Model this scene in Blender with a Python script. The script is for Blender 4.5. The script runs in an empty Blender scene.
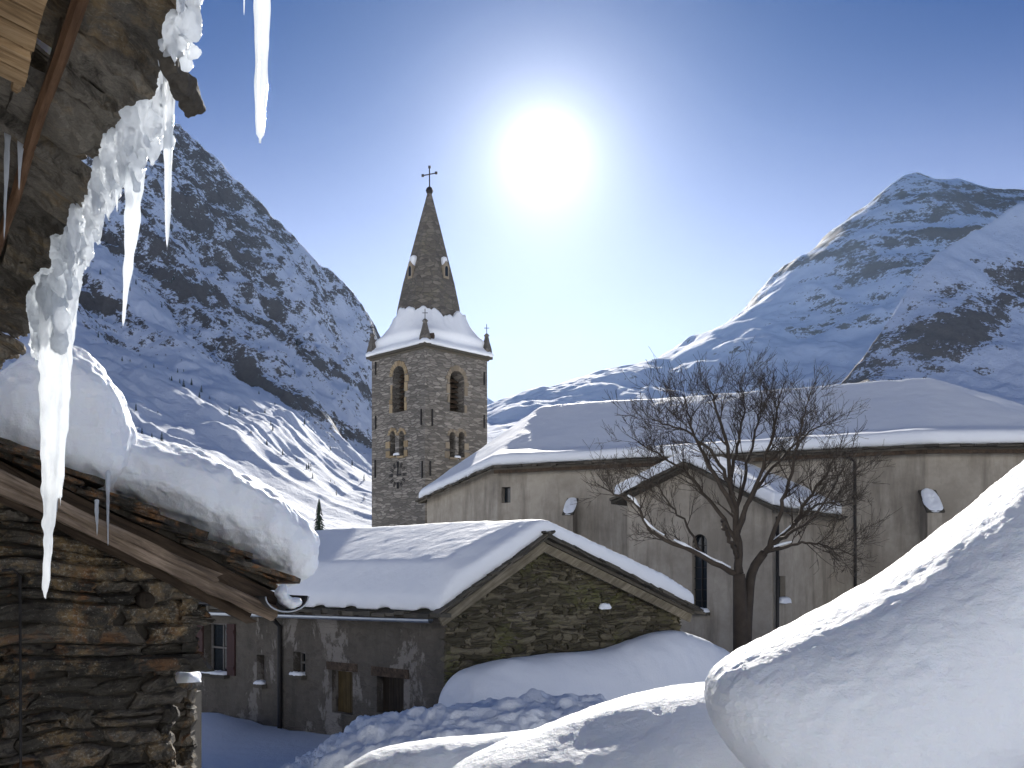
EXPO, SKY, HAZE = 0.82, .050, .0000075
import bpy, bmesh, math, random
import numpy as np
from mathutils import Vector, Matrix

random.seed(7)
F, HZ, CZ = 1000.0, 577.0, 3.4
scene = bpy.context.scene
col = scene.collection

# ------------------------------------------------------------------ helpers
def P(px, py, Y):
    return Vector(((px - 512) / F * Y, Y, CZ + (HZ - py) / F * Y))

def on_line(px, p0, d):
    """distance along the plan line p0 + s*d at which it is seen in column px"""
    k = (px - 512) / F
    return (k * p0[1] - p0[0]) / (d[0] - k * d[1])

def hit(px, py, p0, d):
    s = on_line(px, p0, d)
    return P(px, py, p0[1] + s * d[1])

def _hash(ix, iy, iz, seed):
    h = (ix.astype(np.uint64) * np.uint64(73856093)) ^ (iy.astype(np.uint64) * np.uint64(19349663)) ^ \
        (iz.astype(np.uint64) * np.uint64(83492791)) ^ np.uint64(seed * 2654435761 % (1 << 32))
    h &= np.uint64(0xffffffff)
    h = ((h ^ (h >> np.uint64(16))) * np.uint64(0x45d9f3b)) & np.uint64(0xffffffff)
    h = ((h ^ (h >> np.uint64(16))) * np.uint64(0x45d9f3b)) & np.uint64(0xffffffff)
    h = h ^ (h >> np.uint64(16))
    return h.astype(np.float64) / 2147483647.5 - 1.0

def vnoise(p, seed=1):
    p = np.asarray(p, float) + 10000.0
    i = np.floor(p).astype(np.int64)
    f = p - i
    f = f * f * f * (f * (f * 6 - 15) + 10)
    x, y, z = i[:, 0], i[:, 1], i[:, 2]
    fx, fy, fz = f[:, 0], f[:, 1], f[:, 2]
    def c(a, b, d): return _hash(x + a, y + b, z + d, seed)
    x00 = c(0,0,0) * (1 - fx) + c(1,0,0) * fx
    x10 = c(0,1,0) * (1 - fx) + c(1,1,0) * fx
    x01 = c(0,0,1) * (1 - fx) + c(1,0,1) * fx
    x11 = c(0,1,1) * (1 - fx) + c(1,1,1) * fx
    return (x00 * (1 - fy) + x10 * fy) * (1 - fz) + (x01 * (1 - fy) + x11 * fy) * fz

def fbm(p, octv=4, seed=1, gain=.5, lac=2.03):
    p = np.asarray(p, float)
    a, s, t = 1.0, 0.0, 0.0
    for k in range(octv):
        s = s + a * vnoise(p * lac ** k, seed + k * 17)
        t += a
        a *= gain
    return s / t

def ridged(p, octv=4, seed=1, gain=.5, lac=2.03):
    p = np.asarray(p, float)
    a, s, t = 1.0, 0.0, 0.0
    for k in range(octv):
        s = s + a * (1 - np.abs(vnoise(p * lac ** k, seed + k * 17)) * 2)
        t += a
        a *= gain
    return s / t

def mesh(name, v, f, smooth=False):
    me = bpy.data.meshes.new(name)
    me.from_pydata([tuple(map(float, q)) for q in v], [], [tuple(int(i) for i in q) for q in f])
    me.validate()
    if smooth:
        me.polygons.foreach_set('use_smooth', [True] * len(me.polygons))
    me.update()
    return me

def coords(me):
    a = np.empty(len(me.vertices) * 3)
    me.vertices.foreach_get('co', a)
    return a.reshape(-1, 3)

def set_coords(me, a):
    me.vertices.foreach_set('co', np.ascontiguousarray(a).ravel())
    me.update()

def normals(me):
    a = np.empty(len(me.vertices) * 3)
    me.vertices.foreach_get('normal', a)
    return a.reshape(-1, 3)

def displace(me, fn):
    a, n = coords(me), normals(me)
    set_coords(me, a + n * np.asarray(fn(a))[:, None])

def smooth_all(me):
    me.polygons.foreach_set('use_smooth', [True] * len(me.polygons))

def grid_faces(nu, nv, wrap_u=False, wrap_v=False):
    out = []
    for i in range(nu if wrap_u else nu - 1):
        for j in range(nv if wrap_v else nv - 1):
            a, b = i * nv + j, ((i + 1) % nu) * nv + j
            c, d = ((i + 1) % nu) * nv + (j + 1) % nv, i * nv + (j + 1) % nv
            out.append((a, b, c, d))
    return out

class MB:
    """collects shapes into one mesh"""
    def __init__(self): self.v, self.f, self.t = [], [], []
    def add(self, v, f, tint=None):
        o = len(self.v)
        self.v += [tuple(q) for q in v]
        self.f += [tuple(i + o for i in q) for q in f]
        self.t += [random.random() if tint is None else tint] * len(v)
    def box(self, c, u, v, w, tint=None, jit=0.0):
        """c centre; u, v, w half-axis vectors"""
        c, u, v, w = map(Vector, (c, u, v, w))
        q = []
        for k in (-1, 1):
            for j in (-1, 1):
                for i in (-1, 1):
                    r = c + u * i + v * j + w * k
                    if jit: r = r + Vector([random.uniform(-jit, jit) for _ in range(3)])
                    q.append(r)
        self.add(q, [(0,2,3,1),(4,5,7,6),(0,1,5,4),(2,6,7,3),(0,4,6,2),(1,3,7,5)], tint)
    def prism(self, pts, d, tint=None):
        """closed outline pts extruded by vector d"""
        n = len(pts); d = Vector(d)
        v = [Vector(p) for p in pts] + [Vector(p) + d for p in pts]
        f = [tuple(range(n))[::-1], tuple(range(n, 2 * n))]
        f += [(i, (i + 1) % n, (i + 1) % n + n, i + n) for i in range(n)]
        self.add(v, f, tint)
    def tube(self, pts, rad, n=6, tint=None, cap=True):
        pts = [Vector(p) for p in pts]
        if not hasattr(rad, '__len__'): rad = [rad] * len(pts)
        v, ref = [], None
        for i, p in enumerate(pts):
            t = (pts[min(i + 1, len(pts) - 1)] - pts[max(i - 1, 0)])
            if t.length < 1e-9: t = Vector((0, 0, 1))
            t.normalize()
            if ref is None: ref = t.orthogonal()
            ref = (ref - t * ref.dot(t))
            if ref.length < 1e-6: ref = t.orthogonal()
            ref.normalize()
            b = t.cross(ref)
            for k in range(n):
                a = 2 * math.pi * k / n
                v.append(p + (ref * math.cos(a) + b * math.sin(a)) * rad[i])
        f = grid_faces(len(pts), n, False, True)
        if cap:
            f.append(tuple(range(n))[::-1]); f.append(tuple(range((len(pts) - 1) * n, len(pts) * n)))
        self.add(v, f, tint)
    def me(self, name, smooth=False):
        m = mesh(name, self.v, self.f, smooth)
        if len(m.vertices) == len(self.t):
            at = m.attributes.new('tint', 'FLOAT', 'POINT')
            at.data.foreach_set('value', self.t)
        return m

def link(name, me, mat, parent=None):
    o = bpy.data.objects.new(name, me)
    col.objects.link(o)
    if mat is not None:
        me.materials.clear(); me.materials.append(mat)
    if parent is not None:
        o.parent = parent
        if parent.type == 'EMPTY':
            o.matrix_parent_inverse = Matrix.Translation(-parent.location)
    return o

def tag(o, label=None, cat=None, group=None, kind=None):
    if label: o['label'] = label
    if cat: o['category'] = cat
    if group: o['group'] = group
    if kind: o['kind'] = kind
    return o

def thing(name, loc, label, cat, group=None):
    o = bpy.data.objects.new(name, None)
    o.empty_display_size = .3
    o.location = loc
    col.objects.link(o)
    return tag(o, label, cat, group)

def solo(name, me, mat, base, label, cat, group=None):
    """a thing that is one mesh, its origin moved to its base"""
    set_coords(me, coords(me) - np.array(base))
    o = link(name, me, mat)
    o.location = base
    return tag(o, label, cat, group)

def apply_mods(me, setup):
    o = bpy.data.objects.new('work', me); col.objects.link(o)
    setup(o)
    dg = bpy.context.evaluated_depsgraph_get(); dg.update()
    out = bpy.data.meshes.new_from_object(o.evaluated_get(dg))
    bpy.data.objects.remove(o)
    return out

def remesh(me, voxel, it=6, fac=.5):
    def s(o):
        m = o.modifiers.new('r', 'REMESH'); m.mode = 'VOXEL'; m.voxel_size = voxel
        if it:
            k = o.modifiers.new('s', 'SMOOTH'); k.iterations = it; k.factor = fac
    out = apply_mods(me, s); smooth_all(out)
    return out

def cut(me, cutters):
    objs = []
    for c in cutters:
        k = bpy.data.objects.new('cut', c); col.objects.link(k); objs.append(k)
    def s(o):
        for k in objs:
            m = o.modifiers.new('b', 'BOOLEAN'); m.operation = 'DIFFERENCE'; m.object = k; m.solver = 'EXACT'
    out = apply_mods(me, s)
    for k in objs: bpy.data.objects.remove(k)
    return out

def solid(verts, faces, T, voxel, it, out=0.0):
    """snow lying on roof faces: thick closed slab over them, rounded"""
    v = [Vector(p) for p in verts]
    n = len(v)
    if not hasattr(T, '__len__'): T = [T] * n
    top = [p + Vector((0, 0, t)) for p, t in zip(v, T)]
    edges = {}
    for f in faces:
        for a, b in zip(f, f[1:] + f[:1]): edges[(a, b)] = 1
    fs = [tuple(i + n for i in f) for f in faces] + [tuple(reversed(f)) for f in faces]
    for (a, b) in edges:
        if (b, a) not in edges: fs.append((a, b, b + n, a + n))
    me = mesh('s', v + top, fs)
    bm = bmesh.new(); bm.from_mesh(me); bmesh.ops.recalc_face_normals(bm, faces=bm.faces); bm.to_mesh(me); bm.free()
    return remesh(me, voxel, it)

def lump(c, u, v, h, seed=1, amp=.12):
    """a small pillow of snow: half-axes u, v, height h, flat underneath"""
    c, u, v = Vector(c), Vector(u), Vector(v)
    n, m, pts = 28, 12, []
    for i in range(m + 1):
        ph = (math.pi / 2) * i / m
        for j in range(n):
            th = 2 * math.pi * j / n
            ct, st = math.cos(th), math.sin(th)
            sq = 1 / max(abs(ct) ** 3.2 + abs(st) ** 3.2, 1e-6) ** (1 / 3.2)
            r = math.cos(ph) ** .45 if i < m else .02
            pts.append(c + u * (ct * sq * r) + v * (st * sq * r) + Vector((0, 0, 1)) * h * math.sin(ph))
    f = grid_faces(m + 1, n, False, True) + [tuple(range(n))[::-1], tuple(range(m * n, (m + 1) * n))]
    me = mesh('snow', pts, f, True)
    sz = max(h, .05)
    displace(me, lambda q: fbm(q / (sz * 1.6), 3, seed) * h * amp * 2.2)
    return me

def catmull(rows, m, closed=False):
    a = np.array(rows, float)
    n = len(a)
    t = np.linspace(0, n - 1, m)
    i = np.clip(np.floor(t).astype(int), 0, n - 2)
    f = (t - i)[:, None]
    p0, p1, p2, p3 = a[np.clip(i - 1, 0, n - 1)], a[i], a[i + 1], a[np.clip(i + 2, 0, n - 1)]
    return .5 * (2 * p1 + (p2 - p0) * f + (2 * p0 - 5 * p1 + 4 * p2 - p3) * f ** 2 + (3 * p1 - p0 - 3 * p2 + p3) * f ** 3)

def sweep(name, st, p0, g, depth, half, power=2.4, m=150, n=90, ref=None):
    """a rounded body of snow: stations (column, top, bottom) on the plan line p0+s*g, swept in depth"""
    st = catmull(st, m)
    g = Vector((g[0], g[1])).normalized(); depth = Vector((depth[0], depth[1])).normalized()
    H = max((r[2] - r[1]) for r in st)
    ref = half if ref is None else ref
    p0 = (p0[0] + depth.x * ref, p0[1] + depth.y * ref)
    v = []
    for px, yt, yb in st:
        s = on_line(px, p0, g)
        c = Vector((p0[0] + g.x * s, p0[1] + g.y * s))
        zt, zb = CZ + (HZ - yt) / F * c.y, CZ + (HZ - yb) / F * c.y
        h = max((zt - zb) / 2, .003)
        zc = (zt + zb) / 2
        hh = half * min(1, math.sqrt(max(h, .001) / (H * c.y / F / 2)) * 1.02)
        off = half - ref
        for k in range(n):
            a = 2 * math.pi * k / n
            ca, sa = math.cos(a), math.sin(a)
            dy = math.copysign(abs(ca) ** (2 / power), ca) * hh
            dz = math.copysign(abs(sa) ** (2 / power), sa) * h
            q = c + depth * (dy + off)
            v.append((q.x, q.y, zc + dz))
    f = grid_faces(m, n, False, True)
    f.append(tuple(range(n))[::-1]); f.append(tuple(range((m - 1) * n, m * n)))
    me = mesh(name, v, f, True)
    bm = bmesh.new(); bm.from_mesh(me); bmesh.ops.recalc_face_normals(bm, faces=bm.faces); bm.to_mesh(me); bm.free()
    return me

def stone_face(mb, u0, u1, v0, v1, org, U, N, depth=.06, top=None, res=(5, 3), hmin=.08, hmax=.2, lmin=.2, lmax=.7, seed=0, gap=.012, wav=.03, left=None, right=None, rough=.012, jag=.14):
    """courses of irregular stones on a wall plane: each stone a rounded, uneven block"""
    rnd = random.Random(seed)
    org, U, N = Vector(org), Vector(U), Vector(N)
    Z = Vector((0, 0, 1))
    v, row = v0, 0
    nx, ny = res
    while v < v1:
        h = rnd.uniform(hmin, hmax)
        u = u0 - rnd.uniform(0, lmax * .6)
        while u < u1:
            l = rnd.uniform(lmin, lmax) * (0.6 + h / hmax * .6)
            a, b = max(u, u0 if left is None else left(v)), min(u + l, u1 if right is None else right(v))
            u += l
            if b - a < .05: continue
            sub = [(v, v + h)]
            if h > (hmin + hmax) * .55 and rnd.random() < .35:
                mid = v + h * rnd.uniform(.35, .65); sub = [(v, mid), (mid, v + h)]
            for (va, vb) in sub:
                if top is not None and va > min(top(a), top(b)): continue
                dpt = depth * rnd.uniform(.25, 1.3)
                tl = [rnd.uniform(-.35, .35) for _ in range(2)]
                sh = [rnd.uniform(-.018, .018) for _ in range(4)]
                pts, g2 = [], gap * rnd.uniform(.5, 1.6)
                sd = rnd.random() * 100; ph = [rnd.uniform(0, 6.28) for _ in range(6)]; hv = (vb - va) * jag; hu = min((b - a) * .12, .05)
                for i in range(nx + 2):
                    for j in range(ny + 2):
                        ii, jj = min(max(i - 1, 0), nx - 1), min(max(j - 1, 0), ny - 1)
                        fu, fv = ii / (nx - 1), jj / (ny - 1)
                        uu = a + g2 + (b - a - 2 * g2) * fu + sh[0] * (1 - fu) * (fv - .5) + sh[1] * fu * (fv - .5)
                        vv = va + g2 * .7 + (vb - va - 1.4 * g2) * fv + sh[2] * (fu - .5) * .6
                        vv += wav * math.sin(uu * 2.3 + v * 1.7 + seed) * .6 + wav * .5 * math.sin(uu * 5.1 + v * .9)
                        vv += hv * (math.sin(fu * 4.2 + ph[0]) * (fv) + math.sin(fu * 3.7 + ph[1]) * (1 - fv)) * .7 + hv * .5 * math.sin(fu * 9 + ph[2]) * (fv - .5)
                        uu += hu * (math.sin(fv * 3 + ph[3]) * fu + math.sin(fv * 3.3 + ph[4]) * (1 - fu)) + hu * (fv - .5) * math.sin(ph[5])
                        edge = (i in (0, nx + 1)) or (j in (0, ny + 1))
                        if edge: d = -.12
                        else:
                            ex = min(fu, 1 - fu) * (b - a) * 1.0; ey = min(fv, 1 - fv) * (vb - va)
                            e = min(1, min(ex, ey) / .035 + .35)
                            d = dpt * e + dpt * (tl[0] * (fu - .5) + tl[1] * (fv - .5))
                            d += rough * (math.sin(uu * 37 + sd) * math.sin(vv * 53 + sd * 2) + rnd.uniform(-.8, .8))
                            uu += rnd.uniform(-.008, .008); vv += rnd.uniform(-.006, .006)
                        if top is not None: vv = min(vv, top(uu))
                        pts.append(org + U * uu + Z * vv + N * d)
                mb.add(pts, grid_faces(nx + 2, ny + 2), rnd.random())
        v += h; row += 1

# ------------------------------------------------------------------ materials
def newmat(name):
    m = bpy.data.materials.new(name); m.use_nodes = True
    nt = m.node_tree; nt.nodes.clear()
    out = nt.nodes.new('ShaderNodeOutputMaterial')
    b = nt.nodes.new('ShaderNodeBsdfPrincipled')
    nt.links.new(b.outputs[0], out.inputs[0])
    return m, nt, b, out

class NT:
    def __init__(self, nt):
        self.nt = nt
        self.obj = nt.nodes.new('ShaderNodeTexCoord').outputs['Object']
    def n(self, typ, **k):
        x = self.nt.nodes.new(typ)
        for a, b in k.items(): setattr(x, a, b)
        return x
    def set(self, s, v):
        if hasattr(v, 'is_output'): self.nt.links.new(v, s)
        else: s.default_value = v
    def map(self, sc=(1,1,1), rot=(0,0,0), src=None):
        x = self.n('ShaderNodeMapping'); self.set(x.inputs[0], src or self.obj)
        x.inputs['Scale'].default_value = sc; x.inputs['Rotation'].default_value = rot
        return x.outputs[0]
    def noise(self, scale, detail=5, rough=.6, vec=None, dist=0.0):
        x = self.n('ShaderNodeTexNoise'); self.set(x.inputs['Vector'], vec or self.obj)
        x.inputs['Scale'].default_value = scale; x.inputs['Detail'].default_value = detail
        x.inputs['Roughness'].default_value = rough; x.inputs['Distortion'].default_value = dist
        return x.outputs[0]
    def voro(self, scale, feature='F1', vec=None, out='Distance', rnd=1.0):
        x = self.n('ShaderNodeTexVoronoi', feature=feature); self.set(x.inputs['Vector'], vec or self.obj)
        x.inputs['Scale'].default_value = scale; x.inputs['Randomness'].default_value = rnd
        return x.outputs[out]
    def ramp(self, fac, stops, interp='LINEAR'):
        x = self.n('ShaderNodeValToRGB'); self.set(x.inputs[0], fac)
        r = x.color_ramp; r.interpolation = interp
        while len(r.elements) < len(stops): r.elements.new(.5)
        for e, (p, c) in zip(r.elements, stops):
            e.position = p
            e.color = (c, c, c, 1) if not hasattr(c, '__len__') else (*c, 1)
        return x.outputs[0]
    def mix(self, fac, a, b, blend='MIX'):
        x = self.n('ShaderNodeMix', data_type='RGBA', blend_type=blend)
        self.set(x.inputs[0], fac)
        for s, v in ((x.inputs[6], a), (x.inputs[7], b)):
            self.set(s, v if hasattr(v, 'is_output') else (*v, 1))
        return x.outputs[2]
    def math(self, op, a, b=0.0, c=0.0, clamp=False):
        x = self.n('ShaderNodeMath', operation=op, use_clamp=clamp)
        self.set(x.inputs[0], a); self.set(x.inputs[1], b); self.set(x.inputs[2], c)
        return x.outputs[0]
    def attr(self, name):
        return self.n('ShaderNodeAttribute', attribute_name=name).outputs['Fac']
    def bump(self, h, strength=.5, dist=.02, nrm=None):
        x = self.n('ShaderNodeBump'); self.set(x.inputs['Height'], h)
        x.inputs['Strength'].default_value = strength; x.inputs['Distance'].default_value = dist
        if nrm: self.set(x.inputs['Normal'], nrm)
        return x.outputs[0]

def snow_mat(name, fine=60, coarse=6, bd=.012, sss=0.0, ripple=0.0, colr=(.84, .865, .90)):
    m, nt, b, _ = newmat(name); t = NT(nt)
    n1 = t.noise(coarse, 6, .62); n2 = t.noise(fine, 3, .7)
    h = t.math('ADD', t.math('MULTIPLY', n1, 1.0), t.math('MULTIPLY', n2, .22))
    if ripple:
        n3 = t.noise(4.5, 4, .55, vec=t.map((1.0, 1.0, 3.2), (0, .5, 0)), dist=.6)
        h = t.math('ADD', h, t.math('MULTIPLY', n3, ripple))
    b.inputs['Base Color'].default_value = (*colr, 1)
    t.set(b.inputs['Base Color'], t.mix(t.noise(coarse * .5, 4), (colr[0] * .96, colr[1] * .965, colr[2] * .97), colr))
    b.inputs['Roughness'].default_value = .65
    b.inputs['Specular IOR Level'].default_value = .25
    if sss:
        b.inputs['Subsurface Weight'].default_value = sss
        b.inputs['Subsurface Radius'].default_value = (.5, .7, 1.0)
        b.inputs['Subsurface Scale'].default_value = .06
    t.set(b.inputs['Normal'], t.bump(h, .7, bd))
    return m

def stone_mat(name, c1, c2, c3, lichen=None, mortar=False, sx=3.2, sz=9.0, scale=1.0, rust=0.0, bd=.02, rotz=0.0, attr=True, speck=0.0):
    m, nt, b, _ = newmat(name); t = NT(nt)
    big = t.noise(1.1 * scale, 5, .65); mid = t.noise(7 * scale, 6, .7); fin = t.noise(45 * scale, 4, .7)
    if mortar:
        warp = t.n('ShaderNodeVectorMath', operation='ADD')
        nz = t.n('ShaderNodeTexNoise'); nz.inputs['Scale'].default_value = 2.0 * scale; t.set(nz.inputs['Vector'], t.obj)
        sc = t.n('ShaderNodeVectorMath', operation='SCALE'); t.set(sc.inputs[0], nz.outputs['Color']); sc.inputs['Scale'].default_value = .18 / scale
        t.set(warp.inputs[0], t.obj); t.set(warp.inputs[1], sc.outputs[0])
        vec = t.map((sx, sx, sz), (0, 0, rotz), src=warp.outputs[0])
        cell = t.voro(1.0, 'F1', vec, 'Color', .85)
        sep = t.n('ShaderNodeSeparateColor'); t.set(sep.inputs[0], cell)
        tint = sep.outputs[0]
        edge = t.voro(1.0, 'DISTANCE_TO_EDGE', vec, 'Distance', .85)
    else:
        tint = t.attr('tint') if attr else t.noise(2.5 * scale, 2, .5)
    base = t.ramp(t.math('ADD', t.math('MULTIPLY', tint, .75), t.math('MULTIPLY', mid, .25)), [(.12, c1), (.5, c2), (.88, c3)])
    base = t.mix(t.ramp(fin, [(.3, .0), (.75, .55)]), base, tuple(x * .45 for x in c1))
    if lichen:
        base = t.mix(t.ramp(t.math('MULTIPLY', big, t.math('ADD', mid, .5)), [(.52, 0.0), (.7, .8)]), base, lichen)
    if rust:
        base = t.mix(t.ramp(t.noise(1.6 * scale, 4, .6, dist=1.2), [(.56, 0.0), (.68, rust)]), base, (.27, .12, .04))
    if speck:
        base = t.mix(t.ramp(t.math('MULTIPLY', t.noise(26 * scale, 5, .75), t.math('ADD', big, .55)), [(.60, 0.0), (.72, speck)]), base, (.42, .39, .32))
        base = t.mix(t.ramp(t.noise(3.2 * scale, 7, .75, dist=.8), [(.34, .85), (.5, 0.0)]), base, (.018, .016, .013))
    hgt = t.math('ADD', t.math('MULTIPLY', mid, .7), t.math('MULTIPLY', fin, .35))
    if mortar:
        mm = t.ramp(edge, [(.02, 0.0), (.09, 1.0)])
        base = t.mix(mm, tuple(x * .8 + .02 for x in c1), base)
        hgt = t.math('ADD', hgt, t.math('MULTIPLY', mm, 1.3))
    t.set(b.inputs['Base Color'], base)
    b.inputs['Roughness'].default_value = .85
    b.inputs['Specular IOR Level'].default_value = .25
    t.set(b.inputs['Normal'], t.bump(hgt, .9, bd))
    return m

def wood_mat(name, c1, c2, c3, along=(1, 0, 0), scale=1.0, rough=.8):
    m, nt, b, _ = newmat(name); t = NT(nt)
    a = Vector(along).normalized()
    rot = a.to_track_quat('X', 'Z').to_matrix().inverted().to_euler()
    vec = t.map((1.2 * scale, 16 * scale, 16 * scale), tuple(rot))
    # mapping rotates after scaling, so rotate first with its own node
    r0 = t.n('ShaderNodeMapping'); r0.inputs['Rotation'].default_value = tuple(rot); t.set(r0.inputs[0], t.obj)
    vec = t.map((1.1 * scale, 15 * scale, 15 * scale), (0, 0, 0), src=r0.outputs[0])
    n = t.noise(1.0, 8, .72, vec=vec, dist=.5)
    big = t.noise(2.2 * scale, 4)
    base = t.ramp(n, [(.36, c1), (.5, c2), (.62, c3)])
    base = t.mix(t.ramp(big, [(.35, .5), (.65, 0.0)]), base, tuple(x * .5 for x in c1))
    t.set(b.inputs['Base Color'], base)
    b.inputs['Roughness'].default_value = rough
    b.inputs['Specular IOR Level'].default_value = .25
    t.set(b.inputs['Normal'], t.bump(n, .9, .015))
    return m

def plaster_mat(name, c1, c2, dark, patch=0.0, patchcol=(.4, .38, .35), stain=.6, rub=None):
    m, nt, b, _ = newmat(name); t = NT(nt)
    big = t.noise(.55, 6, .68); mid = t.noise(3.5, 6, .7); fin = t.noise(30, 4, .7)
    base = t.mix(t.ramp(mid, [(.3, 0.0), (.7, 1.0)]), c1, c2)
    streak = t.noise(1.0, 6, .68, vec=t.map((1.6, 1.6, .22)))
    base = t.mix(t.ramp(streak, [(.48, 0.0), (.72, stain)]), base, dark)
    base = t.mix(t.ramp(big, [(.35, stain * .6), (.6, 0.0)]), base, dark)
    h = t.math('ADD', t.math('MULTIPLY', mid, .6), t.math('MULTIPLY', fin, .3))
    if rub:
        vec = t.map((4.4, 4.4, 9.5))
        edge = t.voro(1.0, 'DISTANCE_TO_EDGE', vec, 'Distance', .9)
        cell = t.n('ShaderNodeSeparateColor'); t.set(cell.inputs[0], t.voro(1.0, 'F1', vec, 'Color', .9))
        st = t.mix(cell.outputs[0], rub, tuple(x * 2.0 for x in rub))
        st = t.mix(t.ramp(edge, [(.0, .7), (.2, 0.0)]), st, c2)
        base = t.mix(t.ramp(t.noise(1.4, 6, .7), [(.40, 0.0), (.60, .6)]), base, st)
        h = t.math('ADD', h, t.math('MULTIPLY', t.ramp(edge, [(.01, 0.0), (.12, 1.0)]), .6))
    if patch:
        pm = t.ramp(t.noise(.95, 7, .72, vec=t.map((1, 1, .62)), dist=.3), [(patch, 0.0), (patch + .035, 1.0)])
        base = t.mix(pm, base, t.mix(mid, patchcol, tuple(x * .7 for x in patchcol)))
        h = t.math('ADD', h, t.math('MULTIPLY', pm, .8))
    t.set(b.inputs['Base Color'], base)
    b.inputs['Roughness'].default_value = .9
    b.inputs['Specular IOR Level'].default_value = .15
    t.set(b.inputs['Normal'], t.bump(h, .7, .02))
    return m

def plain_mat(name, c, rough=.6, metal=0.0, var=.25, scale=8.0, bd=.004):
    m, nt, b, _ = newmat(name); t = NT(nt)
    n = t.noise(scale, 5, .65)
    t.set(b.inputs['Base Color'], t.mix(n, tuple(x * (1 - var) for x in c), tuple(min(1, x * (1 + var)) for x in c)))
    b.inputs['Roughness'].default_value = rough; b.inputs['Metallic'].default_value = metal
    t.set(b.inputs['Normal'], t.bump(n, .4, bd))
    return m

def ice_mat(name, white=.35, rough=.18):
    m, nt, b, out = newmat(name); t = NT(nt)
    nt.nodes.remove(b)
    n = t.noise(22, 5, .65, vec=t.map((1, 1, .35))); bp = t.bump(t.math('ADD', n, t.math('MULTIPLY', t.noise(90, 3), .3)), .55, .012)
    tr = t.n('ShaderNodeBsdfTranslucent'); tr.inputs[0].default_value = (.93, .96, .99, 1); t.set(tr.inputs['Normal'], bp)
    df = t.n('ShaderNodeBsdfDiffuse'); df.inputs[0].default_value = (.88, .92, .96, 1); t.set(df.inputs['Normal'], bp)
    gl = t.n('ShaderNodeBsdfGlass'); gl.inputs['IOR'].default_value = 1.31; gl.inputs['Roughness'].default_value = rough; t.set(gl.inputs['Normal'], bp)
    gl.inputs[0].default_value = (.97, .985, 1, 1)
    m1 = t.n('ShaderNodeMixShader'); t.set(m1.inputs[0], .30); nt.links.new(tr.outputs[0], m1.inputs[1]); nt.links.new(df.outputs[0], m1.inputs[2])
    m2 = t.n('ShaderNodeMixShader')
    t.set(m2.inputs[0], t.ramp(t.noise(9, 4, .6, vec=t.map((1, 1, .3))), [(.35, white), (.7, min(1, white + .45))]))
    nt.links.new(gl.outputs[0], m2.inputs[1]); nt.links.new(m1.outputs[0], m2.inputs[2])
    nt.links.new(m2.outputs[0], out.inputs[0])
    return m

M = {}
M['snow_far'] = snow_mat('snow_roofs', 25, 3, .03)
M['snow_near'] = snow_mat('snow_near', 95, 14, .022, sss=.35, ripple=.9)
M['snow_rough'] = snow_mat('snow_ploughed', 30, 5, .06)
M['ice'] = ice_mat('ice', .56, .12)
M['ice_white'] = ice_mat('ice_crust', .80, .2)
M['tower'] = stone_mat('tower_masonry', (.145, .132, .116), (.25, .228, .20), (.42, .385, .335), mortar=True, sx=1.9, sz=8.5, bd=.03)
M['spire'] = stone_mat('spire_stone', (.12, .11, .096), (.18, .163, .142), (.26, .235, .20), lichen=(.17, .155, .11), mortar=True, sx=2.6, sz=5.2, bd=.02)
M['ochre'] = stone_mat('ochre_stone', (.26, .195, .115), (.36, .275, .165), (.44, .345, .22))
M['tufa'] = stone_mat('pale_tufa', (.20, .165, .12), (.29, .24, .175), (.36, .30, .22))
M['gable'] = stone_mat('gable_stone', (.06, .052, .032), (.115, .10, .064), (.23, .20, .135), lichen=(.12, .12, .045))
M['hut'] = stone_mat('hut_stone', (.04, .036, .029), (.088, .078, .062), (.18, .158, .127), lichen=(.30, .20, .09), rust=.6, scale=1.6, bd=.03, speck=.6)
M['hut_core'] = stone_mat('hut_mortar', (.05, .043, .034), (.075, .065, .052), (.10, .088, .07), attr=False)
M['slab'] = stone_mat('roof_slab', (.09, .08, .066), (.185, .165, .135), (.32, .285, .23), lichen=(.26, .18, .09), scale=2.2, bd=.02, speck=.3)
M['slate'] = stone_mat('lauze_slate', (.05, .045, .036), (.10, .085, .065), (.15, .13, .10), lichen=(.30, .13, .035), rust=.95, scale=2.0, bd=.02, speck=.35)
M['slate_far'] = stone_mat('slate_far', (.06, .055, .045), (.10, .09, .07), (.16, .14, .11))
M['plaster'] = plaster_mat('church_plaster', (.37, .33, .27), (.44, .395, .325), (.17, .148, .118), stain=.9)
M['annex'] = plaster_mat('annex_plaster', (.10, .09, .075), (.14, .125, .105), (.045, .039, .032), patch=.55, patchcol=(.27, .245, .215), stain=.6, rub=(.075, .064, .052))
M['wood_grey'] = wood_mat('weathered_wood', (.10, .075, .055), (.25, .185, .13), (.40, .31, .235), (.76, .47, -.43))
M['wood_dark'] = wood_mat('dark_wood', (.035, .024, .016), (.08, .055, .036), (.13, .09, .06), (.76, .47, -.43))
M['wood_warm'] = wood_mat('warm_planks', (.20, .12, .055), (.40, .26, .13), (.56, .39, .22), (-.85, -.5, .2), 1.8)
M['wood_rust'] = wood_mat('rusty_batten', (.10, .05, .025), (.19, .10, .05), (.28, .16, .09), (-.5, .85, 0), 1.4)
M['barge'] = wood_mat('ochre_bargeboard', (.13, .11, .075), (.21, .18, .125), (.29, .25, .185), (.6, .45, .5))
M['brown_door'] = wood_mat('brown_door', (.05, .034, .014), (.085, .06, .024), (.12, .085, .035), (0, 0, 1))
M['dark_door'] = wood_mat('dark_door', (.02, .015, .01), (.035, .026, .018), (.06, .045, .03), (0, 0, 1))
M['red_wood'] = plain_mat('red_shutter', (.04, .014, .011), .8)
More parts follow.
